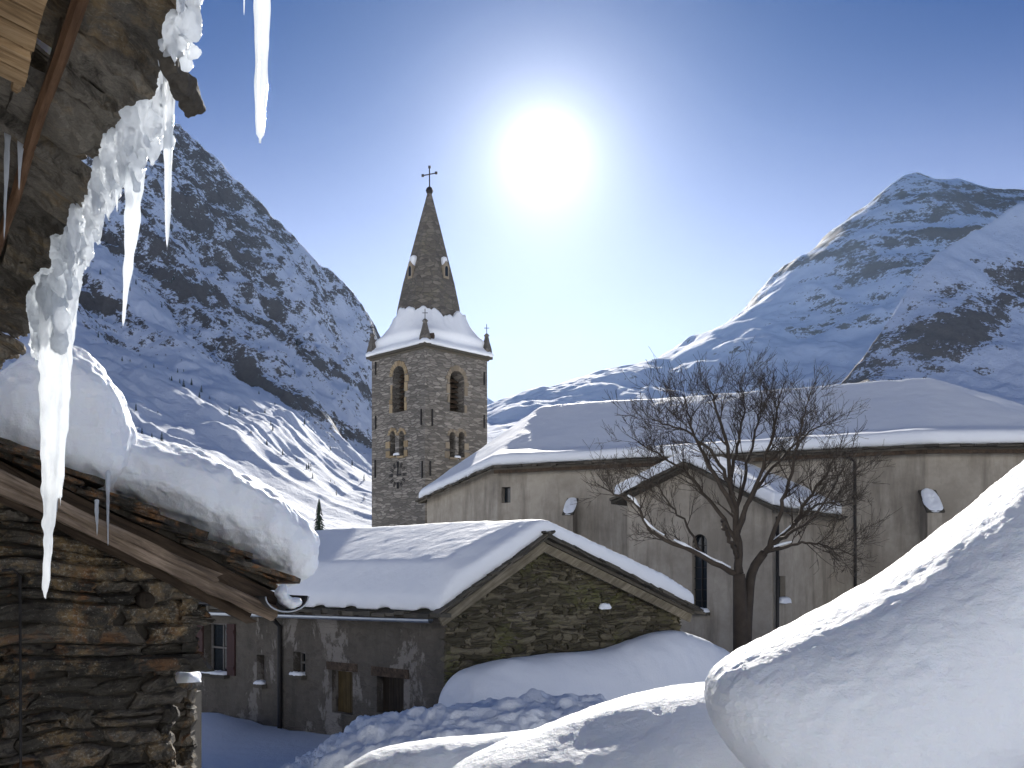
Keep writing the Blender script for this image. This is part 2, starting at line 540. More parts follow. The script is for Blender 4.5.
M['iron'] = plain_mat('dark_iron', (.035, .033, .032), .6, .6)
M['zinc'] = plain_mat('zinc_gutter', (.42, .45, .48), .4, .85, .12)
M['zinc_dark'] = plain_mat('old_zinc', (.10, .10, .10), .55, .7)
M['pane'] = plain_mat('window_glass', (.02, .026, .032), .12, 0, .1)
M['frame'] = plain_mat('window_frame', (.14, .13, .12), .7)
M['bark'] = stone_mat('bark', (.04, .032, .025), (.068, .054, .042), (.105, .085, .066), attr=False, scale=2.0)
M['needles'] = plain_mat('needles', (.025, .045, .025), .9, 0, .5, 3)
M['scrub'] = plain_mat('scrub', (.045, .038, .030), .9, 0, .4, .1)
M['clear'] = None

def mountain_mat(name, rockA, rockB, lo, hi, fine=.09, strata=0.0):
    m, nt, b, _ = newmat(name); t = NT(nt)
    a = t.attr('rock')
    n = t.noise(fine, 7, .72); n2 = t.noise(fine * 4.5, 4, .7)
    s = t.math('ADD', a, t.math('ADD', t.math('MULTIPLY', t.math('SUBTRACT', n, .5), 1.05), t.math('MULTIPLY', t.math('SUBTRACT', n2, .5), .7)))
    if strata:
        w = t.noise(.03, 5, .7, vec=t.map((.12, .12, 1.0)))
        s = t.math('ADD', s, t.math('MULTIPLY', t.math('SUBTRACT', w, .5), strata))
    fac = t.ramp(s, [(lo, 0.0), (hi, 1.0)])
    rock = t.mix(t.noise(fine * 3, 5, .7), rockA, rockB)
    t.set(b.inputs['Base Color'], t.mix(fac, (.82, .85, .90), rock))
    b.inputs['Roughness'].default_value = .85
    b.inputs['Specular IOR Level'].default_value = .15
    t.set(b.inputs['Normal'], t.bump(t.math('ADD', n, t.math('MULTIPLY', n2, .3)), .6, 4.0))
    return m
M['mt_left'] = mountain_mat('mountain_left', (.06, .052, .045), (.19, .165, .145), .50, .57, .075)
M['mt_right'] = mountain_mat('mountain_right', (.10, .088, .08), (.22, .19, .165), .52, .60, .03, .9)
M['mt_spur'] = mountain_mat('mountain_spur', (.11, .095, .082), (.24, .205, .17), .48, .55, .06, .2)

# ------------------------------------------------------------------ camera, sun, sky
cam = bpy.data.cameras.new('camera'); cam.sensor_width = 36; cam.lens = F * 36 / 1024
cam.shift_y = (HZ - 384) / 1024; cam.clip_start = .05; cam.clip_end = 30000
co = bpy.data.objects.new('camera', cam); col.objects.link(co)
co.location = (0, 0, CZ); co.rotation_euler = (math.radians(90), 0, 0)
scene.camera = co

SUN = Vector((33 / F, 1, 425 / F)).normalized()
el = math.asin(SUN.z); az = math.atan2(SUN.x, SUN.y)
ld = bpy.data.lights.new('sun', 'SUN'); ld.energy = 5.0; ld.angle = math.radians(.53); ld.color = (1, .955, .88)
lo = bpy.data.objects.new('sun', ld); col.objects.link(lo)
lo.rotation_euler = (-SUN).to_track_quat('-Z', 'Y').to_euler(); lo.location = SUN * 200

w = bpy.data.worlds.new('World'); scene.world = w; w.use_nodes = True
nt = w.node_tree; nt.nodes.clear(); t = NT(nt)
sky = t.n('ShaderNodeTexSky', sky_type='NISHITA'); sky.sun_disc = False
sky.sun_elevation = el; sky.sun_rotation = az; sky.altitude = 1800; sky.air_density = .5; sky.dust_density = 0.0; sky.ozone_density = 6.0
gen = t.n('ShaderNodeTexCoord').outputs['Generated']
dot = t.n('ShaderNodeVectorMath', operation='DOT_PRODUCT'); t.set(dot.inputs[0], gen); dot.inputs[1].default_value = SUN
ang = t.math('ARCCOSINE', t.math('MINIMUM', dot.outputs['Value'], 1.0))
def lobe(amp, sig, pw=1.0):
    return t.math('MULTIPLY', t.math('EXPONENT', t.math('MULTIPLY', t.math('POWER', t.math('DIVIDE', ang, sig), pw), -1.0)), amp)
sepd = t.n('ShaderNodeSeparateXYZ'); t.set(sepd.inputs[0], gen)
elev = t.math('MAXIMUM', t.math('ARCSINE', sepd.outputs[2]), 0.0)
# pale air low over the valley, stronger towards the sun
hz = t.math('EXPONENT', t.math('MULTIPLY', t.math('POWER', t.math('DIVIDE', elev, math.radians(19.5)), 3.2), -1.0))
hz = t.math('MULTIPLY', hz, t.math('ADD', t.math('MULTIPLY', t.math('POWER', t.math('MAXIMUM', dot.outputs['Value'], 0.0), 3.0), .50), .18))
glow = t.math('ADD', lobe(1.5, .011), t.math('ADD', lobe(.74, .060), t.math('MULTIPLY', hz, .72)))
bg1 = t.n('ShaderNodeBackground'); t.set(bg1.inputs[0], t.mix(1.0, sky.outputs[0], (.33, .87, 1.20), 'MULTIPLY')); bg1.inputs[1].default_value = SKY
bg2 = t.n('ShaderNodeBackground'); bg2.inputs[0].default_value = (.96, .975, 1, 1); t.set(bg2.inputs[1], glow)
ad = t.n('ShaderNodeAddShader'); nt.links.new(bg1.outputs[0], ad.inputs[0]); nt.links.new(bg2.outputs[0], ad.inputs[1])
wo = t.n('ShaderNodeOutputWorld'); nt.links.new(ad.outputs[0], wo.inputs[0])
vs = scene.view_settings; scene.display_settings.display_device = 'sRGB'
vs.view_transform = 'Standard'; vs.look = 'None'; vs.gamma = 1; vs.use_curve_mapping = False; vs.exposure = EXPO
scene.cycles.max_bounces = 8; scene.cycles.diffuse_bounces = 4; scene.cycles.transmission_bounces = 6
scene.cycles.caustics_reflective = False; scene.cycles.caustics_refractive = False
scene.cycles.sample_clamp_indirect = 6
# ------------------------------------------------------------------ mountains and ground
def crest_height(x, y, crest, s_of_d):
    """heights of a mountain with the given crest (world points), falling to both sides"""
    best = np.full(x.shape, -1e9); near = np.full(x.shape, 1e9)
    for (a, b) in zip(crest[:-1], crest[1:]):
        ax, ay, bx, by = a[0], a[1], b[0], b[1]
        dx, dy = bx - ax, by - ay
        L2 = dx * dx + dy * dy
        tt = np.clip(((x - ax) * dx + (y - ay) * dy) / L2, 0, 1)
        d = np.hypot(x - ax - tt * dx, y - ay - tt * dy)
        h = a[2] + (b[2] - a[2]) * tt
        best = np.maximum(best, h * s_of_d(d)); near = np.minimum(near, d)
    return best, near

def crest_over_x(x, y, crest, s_of_d):
    cx, cy, cz = (np.array([q[k] for q in crest]) for k in range(3))
    d = np.interp(x, cx, cy) - y
    return np.interp(x, cx, cz) * s_of_d(np.abs(d)), np.abs(d)

def terrain(name, crest, pxs, Ys, s_of_d, fn, mat, rockfn, label, wk=.5, calm=90, field=crest_height, kmin=.30):
    crest = [P(*c) for c in crest]
    px = np.linspace(*pxs); Y = np.linspace(*Ys)
    PX, YY = np.meshgrid(px, Y, indexing='ij')
    x = ((PX - 512) / F * YY).ravel(); y = YY.ravel()
    wx = fbm(np.c_[x, y, x * 0] / 130, 3, 5) * 22; wy = fbm(np.c_[x, y, x * 0] / 130, 3, 9) * 22
    z, near = field(x + wx * wk, y + wy * wk, crest, s_of_d)
    z = z + fn(x, y, z) * (kmin + (1 - kmin) * np.clip(near / calm, 0, 1))
    foot = np.clip((y - Ys[0]) / (Ys[1] - Ys[0]) / .14, 0, 1); foot = foot * foot * (3 - 2 * foot)
    z = -45 + (z + 45) * foot
    v = np.c_[x, y, z]
    me = mesh(name, v, grid_faces(pxs[2], Ys[2]), True)
    n = normals(me)
    at = me.attributes.new('rock', 'FLOAT', 'POINT')
    at.data.foreach_set('value', np.ascontiguousarray(rockfn(x, y, z, n), dtype=np.float32))
    o = link(name, me, mat)
    o['kind'] = 'structure'; o['label'] = label
    return o, (x, y, z, n)

def interp(d, xs, ys): return np.interp(d, xs, ys)
Z0 = lambda x: np.zeros_like(x)

# left: a steep rocky flank, ribs and gullies running down to the right
SL = lambda d: interp(d, [0, 100, 200, 320, 430, 560, 800, 1050], [1, .79, .62, .48, .40, .33, .15, .0])
def left_fn(x, y, z):
    a, d = x * .6 + y * .8, x * .8 - y * .6
    ribs = ridged(np.c_[a / 52, d / 420, Z0(x)], 4, 3)
    fine = fbm(np.c_[x / 40, y / 40, z / 40], 5, 21)
    jag = ridged(np.c_[x / 22, y / 22, z / 30], 3, 31)
    amp = np.clip(z / 220, .12, 1)
    return (ribs * 20 + fine * 12 - 9) * amp + jag * 5.0 * np.clip((z - 60) / 200, .05, 1)
def left_rock(x, y, z, n):
    a, d = x * .6 + y * .8, x * .8 - y * .6
    up = np.clip((z - 110) / 300, 0, 1) ** .7
    band = fbm(np.c_[a / 60, d / 380, Z0(x)], 4, 41)
    scrub = np.exp(-((z - 240 + .50 * (x + 350) + 16 * fbm(np.c_[x / 60, y / 60, Z0(x)], 3, 95)) / 13) ** 2) + .8 * np.exp(-((z - 300 + .52 * (x + 330) + 20 * fbm(np.c_[x / 60, y / 60, Z0(x)], 3, 96)) / 10) ** 2)
    return .18 + .26 * up + .60 * (.72 - n[:, 2]) + .28 * band + .26 * scrub + .10 * fbm(np.c_[x / 25, y / 25, z / 25], 3, 44)
mtl, LD = terrain('mountain', [(-420, -260, 1150), (-150, -90, 1180), (0, -12, 1190), (80, 48, 1200), (150, 100, 1200), (183, 124, 1205), (208, 150, 1210), (235, 178, 1215), (262, 206, 1222), (285, 228, 1228), (310, 252, 1235), (340, 282, 1242), (372, 320, 1250), (392, 356, 1270), (430, 410, 1300), (485, 440, 1350), (560, 520, 1400), (640, 570, 1450)],
        (-330, 600, 470), (270, 1330, 480), SL, left_fn, M['mt_left'], left_rock, 'steep rocky snow covered mountain flank left of the bell tower', field=crest_over_x, kmin=.6)

SR = lambda d: interp(d, [0, 250, 600, 1100, 1600, 2200], [1, .83, .58, .30, .12, 0])
def right_fn(x, y, z):
    a, d = x * .75 + y * .2, -x * .55 - y * .8
    ribs = ridged(np.c_[a / 260, d / 1200, Z0(x)], 4, 13)
    fine = fbm(np.c_[x / 110, y / 110, z / 110], 5, 23)
    led = np.sin(z / 26 + fbm(np.c_[x / 300, y / 300, Z0(x)], 3, 61) * 5) * 5
    return (ribs * 30 + fine * 24 + led) * np.clip(z / 500, .2, 1)
def right_rock(x, y, z, n):
    up = np.clip((z - 350) / 700, 0, 1)
    return .27 + .30 * up + .95 * (.76 - n[:, 2]) + .32 * fbm(np.c_[x / 250, y / 250, z / 60], 4, 47)
terrain('mountain', [(300, 520, 2300), (420, 455, 2350), (500, 425, 2400), (545, 402, 2450), (575, 385, 2480), (610, 370, 2520), (650, 360, 2550), (690, 354, 2600), (733, 344, 2650), (760, 325, 2700), (790, 299, 2750), (820, 265, 2800), (850, 239, 2850), (880, 208, 2900), (897, 183, 2950), (904, 175, 2980), (918, 172, 3000), (935, 179, 3000), (960, 181, 3000), (990, 188, 3000), (1030, 190, 3000), (1150, 215, 3000), (1400, 260, 3000)],
        (400, 1200, 430), (1350, 3080, 330), SR, right_fn, M['mt_right'], right_rock, 'high snowy peak with rock bands on the right', .15, 160, kmin=.25)

SS = lambda d: interp(d, [0, 60, 130, 250, 420, 700, 900], [1, .84, .66, .42, .32, .17, 0])
def spur_fn(x, y, z):
    a, d = x * .7 + y * .7, -x * .75 - y * .66
    ribs = ridged(np.c_[a / 70, d / 500, Z0(x)], 4, 15)
    fine = fbm(np.c_[x / 45, y / 45, z / 45], 5, 25)
    return (ribs * 13 + fine * 9) * np.clip(z / 200, .15, 1)
def spur_rock(x, y, z, n):
    band = np.exp(-((z - (238 + .44 * (x - 380) - .25 * (1150 - y))) / 48) ** 2)
    return .12 + .60 * (.74 - n[:, 2]) + .46 * band + .28 * fbm(np.c_[x / 70, y / 70, z / 40], 4, 49)
terrain('mountain', [(640, 600, 1000), (800, 470, 1070), (842, 381, 1110), (872, 340, 1140), (905, 296, 1180), (940, 256, 1220), (975, 232, 1260), (1030, 204, 1300), (1100, 165, 1320), (1300, 60, 1350), (1500, -40, 1380)],
        (690, 1330, 400), (430, 1420, 360), SS, spur_fn, M['mt_spur'], spur_rock, 'dark cliffed mountain spur in front of the high peak', field=crest_over_x, kmin=.4)

# unseen snow slope added behind the viewpoint, bouncing sunlight into the shaded fronts
def opp(x, y, z): return ridged(np.c_[x / 90, y / 300, Z0(x)], 4, 93) * 14 + fbm(np.c_[x / 60, y / 60, Z0(x)], 4, 94) * 9
ox, oy = np.meshgrid(np.linspace(-1500, 1500, 90), np.linspace(-90, -900, 50), indexing='ij'); ox, oy = ox.ravel(), oy.ravel()
oz = np.interp(-oy, [90, 200, 700, 900], [-12, 6, 300, 340]) ; oz = oz + opp(ox, oy, oz) * np.clip((-oy - 100) / 120, 0, 1)
om = link('mountain', mesh('mountain', np.c_[ox, oy, oz], [f[::-1] for f in grid_faces(90, 50)], True), M['snow_far']); om['kind'] = 'structure'; om['label'] = 'unseen snow slope added behind the viewpoint to bounce sunlight'

def far_fn(x, y, z): return ridged(np.c_[x / 260, y / 260, Z0(x)], 5, 19) * 45
terrain('mountain', [(330, 430, 5200), (420, 385, 5200), (470, 388, 5200), (490, 399, 5200), (507, 406, 5200), (524, 411, 5200), (560, 425, 5200), (700, 440, 5200)],
        (300, 760, 150), (3900, 5300, 90), lambda d: interp(d, [0, 600, 1400], [1, .5, 0]), far_fn, M['mt_right'], lambda x, y, z, n: .1 + .5 * (.74 - n[:, 2]), 'far pale snow ridge closing the valley')

def ground_h(x, y):
    r = np.hypot(x, y)
    up = np.clip((r - 75) / 600, 0, 1)
    z = -30 * up * up + fbm(np.c_[x / 3.5, y / 3.5, Z0(x)], 4, 71) * .16
    z = z + np.clip((r - 300) / 1000, 0, 1) * fbm(np.c_[x / 400, y / 400, Z0(x)], 3, 73) * 15
    z = z + 1.0 * np.exp(-((x - .9) / 2.4) ** 2 - ((y - 9.4) / 1.9) ** 2)      # the bank the near drifts lie on
    # drift blown up along the courtyard side
    z = z + .55 * np.exp(-(((x + 6.9) / 1.0) ** 2 + ((y - 21.6) / 1.2) ** 2))
    return z
e = np.sinh(np.linspace(-1, 1, 221) * 7.2); e = e / e.max()
gx = e * 7000; gy = e * 7000 + 18
GX, GY = np.meshgrid(gx, gy, indexing='ij')
gxf, gyf = GX.ravel(), GY.ravel()
gme = mesh('snow_ground', np.c_[gxf, gyf, ground_h(gxf, gyf)], grid_faces(221, 221), True)
g = link('snow_ground', gme, M['snow_far']); g['kind'] = 'structure'; g['label'] = 'snow covered courtyard and valley floor'

# small dark conifers and bushes dotting the left mountainside
def conifer_me(name, h, rnd, n=7, r0=.22):
    mb = MB()
    mb.tube([(0, 0, -.4), (0, 0, h * .9)], [h * .022, h * .004], 5)
    for k in range(n):
        z0 = h * (.10 + .84 * k / n); r = h * r0 * (1 - k / n) ** .85 + h * .02
        m = 9
        for q in range(m):
            a = 2 * math.pi * (q + rnd.uniform(-.3, .3)) / m
            rr = r * rnd.uniform(.65, 1.15)
            d = Vector((math.cos(a), math.sin(a), 0)); s = Vector((-d.y, d.x, 0)) * rr * .26
            b = Vector((0, 0, z0 + h * .10)); tip = Vector((0, 0, z0 - h * .03)) + d * rr
            mid = (b + tip) / 2 + Vector((0, 0, h * .015))
            mb.add([b, mid + s, tip, mid - s, mid - Vector((0, 0, h * .03))], [(0, 1, 2, 3), (0, 3, 4), (3, 2, 4), (2, 1, 4), (1, 0, 4)])
    return mb.me(name)
rnd = random.Random(3)
kinds = [conifer_me('pine_tree', 1.0, rnd, 7, .24), conifer_me('pine_tree', 1.0, rnd, 8, .18), conifer_me('bush', .6, rnd, 4, .45)]
for k in kinds: k.materials.append(M['needles'])
kinds[2].materials.clear(); kinds[2].materials.append(M['scrub'])
xl, yl, zl, nl = LD
pxl = xl / yl * F + 512; pyl = HZ - (zl - CZ) / yl * F
ok = np.where((pxl > 88) & (pxl < 372) & (pyl > 150) & (pyl < 505))[0]
dens = fbm(np.c_[(xl * .6 + yl * .8) / 50, (xl * .8 - yl * .6) / 240, Z0(xl)], 3, 91)
count = 0
tries = 0
while count < 210 and tries < 20000:
    tries += 1
    i = ok[rnd.randrange(len(ok))]
    if dens[i] < .02 + rnd.uniform(-.1, .25): continue
    k = 2 if rnd.random() < .45 else rnd.choice((0, 1))
    o = bpy.data.objects.new('bush' if k == 2 else 'pine_tree', kinds[k]); col.objects.link(o)
    s = rnd.uniform(3, 6.5) * (1.0 if k < 2 else .8)
    o.location = (xl[i], yl[i], zl[i] - .3); o.scale = (s, s, s); o.rotation_euler.z = rnd.uniform(0, 6.28)
    if k == 2: tag(o, 'low dark bush dotted over the snowy left mountainside', 'bush', 'bushes on the left mountainside')
    else: tag(o, 'tiny dark conifer dotted over the snowy left mountainside', 'tree', 'conifers on the left mountainside')
    count += 1
# the nearer conifer seen just above the low house roof
cm = conifer_me('pine_tree', 3.3, random.Random(5), 12, .17)
b = P(319, 521, 88); b.z -= 1.2
c = link('pine_tree', cm, M['needles']); c.location = b
tag(c, 'small dark green conifer standing above the snowy roof of the low stone house', 'tree')

if HAZE:
    hb = MB(); hb.box((0, 2150, 615), (3300, 0, 0), (0, 3250, 0), (0, 0, 665))
    ho = link('haze', hb.me('haze'), None); ho['kind'] = 'stuff'; ho['label'] = 'thin blue air between the village and the mountains'
    hm = bpy.data.materials.new('haze'); hm.use_nodes = True; hn_ = hm.node_tree; hn_.nodes.clear()
    pv_ = hn_.nodes.new('ShaderNodeVolumePrincipled'); ou = hn_.nodes.new('ShaderNodeOutputMaterial')
    pv_.inputs['Color'].default_value = (.50, .69, 1, 1); pv_.inputs['Density'].default_value = HAZE; pv_.inputs['Anisotropy'].default_value = .68
    hn_.links.new(pv_.outputs[0], ou.inputs['Volume']); ho.data.materials.append(hm)

# ------------------------------------------------------------------ church
Z = Vector((0, 0, 1))
nd = Vector((math.cos(math.radians(24)), -math.sin(math.radians(24)), 0))       # along the nave, towards us
nn = Vector((-nd.y, nd.x, 0)) * -1                                             # out of the south wall, towards us
if nn.y > 0: nn = -nn
A = P(498, 465, 42); ZE = A.z
p0 = (A.x, A.y)
def N_(px, z): s = on_line(px, p0, nd); return Vector((p0[0] + nd.x * s, p0[1] + nd.y * s, z))
def NP(px, py): return hit(px, py, p0, nd)
B = N_(925, ZE)
C = Vector((B.x + 5.0, B.y - .15, ZE)); D = C - nn * 7 + nd * 4
R1 = P(540, 418, 48.6); zr = R1.z
s2 = on_line(928, (R1.x, R1.y), nd); R2 = Vector((R1.x + nd.x * s2, R1.y + nd.y * s2, zr))
Cw = P(427, 498, 46.5)
BK1 = R1 - nn * 7.2; BK1.z = ZE; BK2 = R2 - nn * 7.2; BK2.z = ZE
church = thing('church', (A.x + 6, A.y, 0), 'long beige plastered church nave with deep snow on its roof, right of the bell tower', 'church')
# walls
base = -.5
fp = [Cw, A, B, C, D, BK2, BK1]
mb = MB()
n = len(fp)
inn = .0
v = [Vector((p.x, p.y, base)) for p in fp] + [Vector((p.x, p.y, p.z - .02)) for p in fp]
mb.add(v, [(i, (i + 1) % n, (i + 1) % n + n, i + n) for i in range(n)] + [tuple(range(n, 2 * n))])
wme = mb.me('wall')
bm = bmesh.new(); bm.from_mesh(wme); bmesh.ops.holes_fill(bm, edges=[e_ for e_ in bm.edges if e_.is_boundary]); bmesh.ops.recalc_face_normals(bm, faces=bm.faces); bm.to_mesh(wme); bm.free()
def wall_cut(px, y0, y1, wpx, depth=.3, arch=False, pf=NP, d=nd, nrm=nn, ow=0.05):
    c0, c1 = pf(px - wpx / 2, y1), pf(px + wpx / 2, y1)
    zt = pf(px, y0).z
    W = (c1 - c0); W.z = 0
    pts = [c0, Vector((c1.x, c1.y, c0.z))]
    if arch:
        r = W.length / 2; mid = (c0 + c1) / 2; wd = W.normalized()
        for k in range(9):
            a = math.pi * k / 8
            q = mid + wd * (r * math.cos(a)); q.z = zt - r + r * math.sin(a); pts.append(q)
    else: pts += [Vector((c1.x, c1.y, zt)), Vector((c0.x, c0.y, zt))]
    m_ = MB(); m_.prism([p + nrm * ow for p in pts], -nrm * (depth + ow))
    me = m_.me('c')
    bm = bmesh.new(); bm.from_mesh(me); bmesh.ops.recalc_face_normals(bm, faces=bm.faces); bm.to_mesh(me); bm.free()
    back = MB(); back.add([p - nrm * (depth - .03) for p in pts], [tuple(range(len(pts)))])
    return me, back.me('pane'), pts
wd1, pane1, _ = wall_cut(506, 487, 503, 9, .35)
wme = cut(wme, [wd1])
wall = link('wall', wme, M['plaster'], church)
o = link('window', pane1, M['pane'], church)
# roof: thin slate slab and the snow on it
def over(p, a, b, dist):  # push an eave point outwards
    return p
oh = .42
sl = (zr - ZE) / ((R1 - A).dot(-nn))
def ev(p, n_, k=oh): q = p + n_ * k; q.z = p.z - k * sl * .6; return q
nC = Vector((-(C - B).y, (C - B).x, 0)).normalized(); nC = nC if nC.y < 0 else -nC
nw = Vector((-(A - Cw).y, (A - Cw).x, 0)).normalized(); nw = nw if nw.y < 0 else -nw
eA, eB, eC = ev(A, (nn + nw * .3).normalized()), ev(B, (nn + nC).normalized()), ev(C, nC)
eCw = ev(Cw, nw); eCw = eCw + (Cw - A).normalized() * .12
eA2 = eA.copy()
rv = [eCw, eA, eB, eC, D, R2, R1, BK2, BK1]
rf = [(0, 1, 6), (1, 2, 5, 6), (2, 3, 5), (3, 4, 5), (4, 7, 5), (7, 8, 6, 5), (8, 0, 6)]
mb = MB()
mb.add(rv, rf); mb.add([p - Z * .14 for p in rv], [f[::-1] for f in rf])
for a, b_ in ((0, 1), (1, 2), (2, 3), (3, 4)):
    mb.add([rv[a], rv[b_], rv[b_] - Z * .14, rv[a] - Z * .14], [(3, 2, 1, 0)])
# ragged slate ends along the eaves
def slate_ends(mb, a, b, nrm, size=.35, hang=.07, rnd=random.Random(11)):
    L = (b - a).length; d = (b - a) / L; u = 0
    while u < L:
        w_ = rnd.uniform(.5, 1.2) * size
        c = a + d * (u + w_ / 2) + nrm * rnd.uniform(-.02, hang) - Z * rnd.uniform(.0, .05)
        mb.box(c, d * w_ * .48, nrm * .14, Z * rnd.uniform(.025, .05), rnd.random(), .012)
        u += w_
slate_ends(mb, eCw, eA, nw, .4); slate_ends(mb, eA, eB, nn, .4); slate_ends(mb, eB, eC, nC, .4)
roof = link('roof', mb.me('roof'), M['slate_far'], church)
# wooden eave soffit board under the slates
sv = [v_ + Z * .03 for v_ in rv]
# snow a little flatter at the eaves: extra row of vertices
def lift(p, q, k): return p + (q - p) * k
sA, sB, sC = lift(eA, R1, .16), lift(eB, R2, .16), lift(eC, R2, .16); sA.z -= .10; sB.z -= .14; sC.z -= .1
sW = lift(eCw, R1, .16)
sv = [eCw, eA, eB, eC, D, R2, R1, BK2, BK1, sA, sB, sC, sW]
sf = [(0, 1, 9, 12), (12, 9, 6), (1, 2, 10, 9), (9, 10, 5, 6), (2, 3, 11, 10), (10, 11, 5), (3, 4, 5, 11), (4, 7, 5), (7, 8, 6, 5), (8, 0, 12, 6)]
sme = solid(sv, sf, [.42, .46, .5, .5, .5, .58, .58, .4, .4, .42, .42, .42, .44], .13, 9)
displace(sme, lambda a: fbm(a / np.array([4., 4., 1.5]), 3, 5) * .065 + fbm(a / .6, 3, 6) * .022)
link('snow_cover', sme, M['snow_far'], roof)
# finial stone on the west ridge end
mb = MB(); q = P(532, 414, 49.5)
mb.box(q + Vector((.1, 0, -.35)), (.36, 0, .10), (0, .3, 0), (-.05, 0, .25), .3, .05); mb.box(q + Vector((.25, 0, -.1)), (.2, 0, .05), (0, .22, 0), (0, 0, .2), .8, .05)
link('ridge_stone', mb.me('ridge_stone'), M['ochre'], church)
# gutter board strip under the nave eave
mb = MB()
for a, b_, nr in ((eA, eB, nn), (eB, eC, nC)):
    d = (b_ - a); mb.box((a + b_) / 2 - Z * .21 - nr * .08, d * .498, nr * .03, Z * .07, .5)
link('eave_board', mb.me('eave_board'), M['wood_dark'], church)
# buttresses with snowy sloping caps
def buttress(px, ycap0, ycap1, wpx, pf, d, nr, proj=.55):
    tl = pf(px, ycap0); bl = pf(px, ycap1)
    w_ = wpx / F * tl.y / 2
    sec = [tl, tl + nr * .02, bl + nr * proj, Vector((bl.x, bl.y, base)) + nr * proj, Vector((bl.x, bl.y, base))]
    m_ = MB(); m_.prism([p - d * w_ for p in sec], d * 2 * w_)
    b_ = link('buttress', m_.me('buttress'), M['plaster'], church)
    lid = [tl + nr * .0 + Z * .05, bl + nr * (proj + .10) + Z * .02]
    m_ = MB(); u = (lid[1] - lid[0]); up = d.cross(u).normalized(); up = up if up.z > 0 else -up
    m_.box((lid[0] + lid[1]) / 2, d * (w_ + .06), u * .5, up * .035, .4, .01)
    link('cap_stone', m_.me('cap_stone'), M['slate_far'], b_)
    s_ = lump((lid[0] + lid[1]) / 2 + up * .01, d * (w_ + .06), u * .52, .12, int(px), .2)
    link('cap_snow', s_, M['snow_far'], b_)
buttress(573, 500, 516, 9, NP, nd, nn, .5)
pB = (B.x, B.y); dB = (C - B).normalized()
buttress(927, 492, 514, 14, lambda a, b: hit(a, b, pB, dB), dB, nC, .7)
# chapel with a gable towards us
pc = N_(690, 0) + nn * 4.4; pcl = (pc.x, pc.y)
nd0, nn0 = nd, nn
nd = Vector((math.cos(math.radians(37)), -math.sin(math.radians(37)), 0)); nn = Vector((-math.sin(math.radians(37)), -math.cos(math.radians(37)), 0))   # the chapel stands a little askew
def CP(px, py): return hit(px, py, pcl, nd)
cl, ca, cr = CP(627, 497), CP(692, 464), CP(772, 504)
def back(p, k=4.2): return p - nn * k
mb = MB()
gp = [Vector((cl.x, cl.y, base)), Vector((cr.x, cr.y, base)), cr, ca, cl]
mb.prism(gp, -nn * 6.0)
cw = mb.me('chapel_wall')
bm = bmesh.new(); bm.from_mesh(cw); bmesh.ops.recalc_face_normals(bm, faces=bm.faces); bm.to_mesh(cw); bm.free()
ctr, pane3, wpts = wall_cut(699.5, 534, 612, 15, .28, True, CP, nd, nn)
def CS(px, py): return hit(px, py, (cr.x, cr.y), -nn)
wd2, pane2, w2p = wall_cut(781, 576, 602, 9, .22, False, CS, -nn, nd)
cw = cut(cw, [ctr, wd2])
link('window', pane2, M['pane'], church)
chapel = link('chapel_wall', cw, M['plaster'], church)
o = link('window', pane3, M['pane'], church)
mb = MB()
for p, q in zip(wpts[1:-1], wpts[2:]):
    a_ = (p + q) / 2; d = (q - p)
    mb.box(a_ - nn * .1, d * .52, nn * .03, nn.cross(d).normalized() * .035)
b0, b1 = wpts[0], wpts[1]; ct = (b0 + b1) / 2; ht = wpts[6].z - b0.z
mb.box(ct - nn * .2 + Z * ht * .5, nd * .022, nn * .02, Z * ht * .5)
for k in range(1, 7): mb.box(ct - nn * .2 + Z * ht * k / 7.0, nd * (b1 - b0).length * .5, nn * .015, Z * .015)
link('frame', mb.me('frame'), M['iron'], o)
mb = MB(); mb.box(ct + nn * .06 - Z * .05, nd * .40, nn * .14, Z * .05, .6)
sill = link('sill', mb.me('sill'), M['slate_far'], o)
s_ = lump(ct + nn * .06, nd * .38, nn * .13, .16, 3); link('sill_snow', s_, M['snow_far'], o)
# chapel surround: a lighter plaster band round the arch
# chapel roof
fo = nn * .5
lo_ = cl + fo + (cl - ca).normalized() * .38; hi_ = ca + fo; ro_ = cr + fo + (cr - ca).normalized() * .42
cv = [lo_, hi_, ro_, back(ro_, 6.4), back(hi_, 6.4), back(lo_, 5.6)]
cv[3] = cv[3] + Z * .02
mb = MB()
cv2 = [p + Z * .02 for p in cv]
mb.add(cv2, [(0, 1, 4, 5), (1, 2, 3, 4)]); mb.add([p - Z * .15 for p in cv2], [(5, 4, 1, 0), (4, 3, 2, 1)])
for a, b_ in ((0, 1), (1, 2), (2, 3), (5, 0)): mb.add([cv2[a], cv2[b_], cv2[b_] - Z * .15, cv2[a] - Z * .15], [(0, 1, 2, 3)])
slate_ends(mb, cv2[0], cv2[1], nn, .3); slate_ends(mb, cv2[1], cv2[2], nn, .3); slate_ends(mb, cv2[2], cv2[3], nd, .3)
croof = link('chapel_roof', mb.me('chapel_roof'), M['slate_far'], church)
sm = solid([cv2[0].lerp(cv2[1], .03), cv2[1], cv2[2].lerp(cv2[1], .03), cv2[3], cv2[4], cv2[5]], [(0, 1, 4, 5), (1, 2, 3, 4)], .46, .08, 7)
displace(sm, lambda a: fbm(a / 1.5, 3, 15) * .07 + fbm(a / .4, 2, 16) * .025)
link('snow_cover', sm, M['snow_far'], croof)
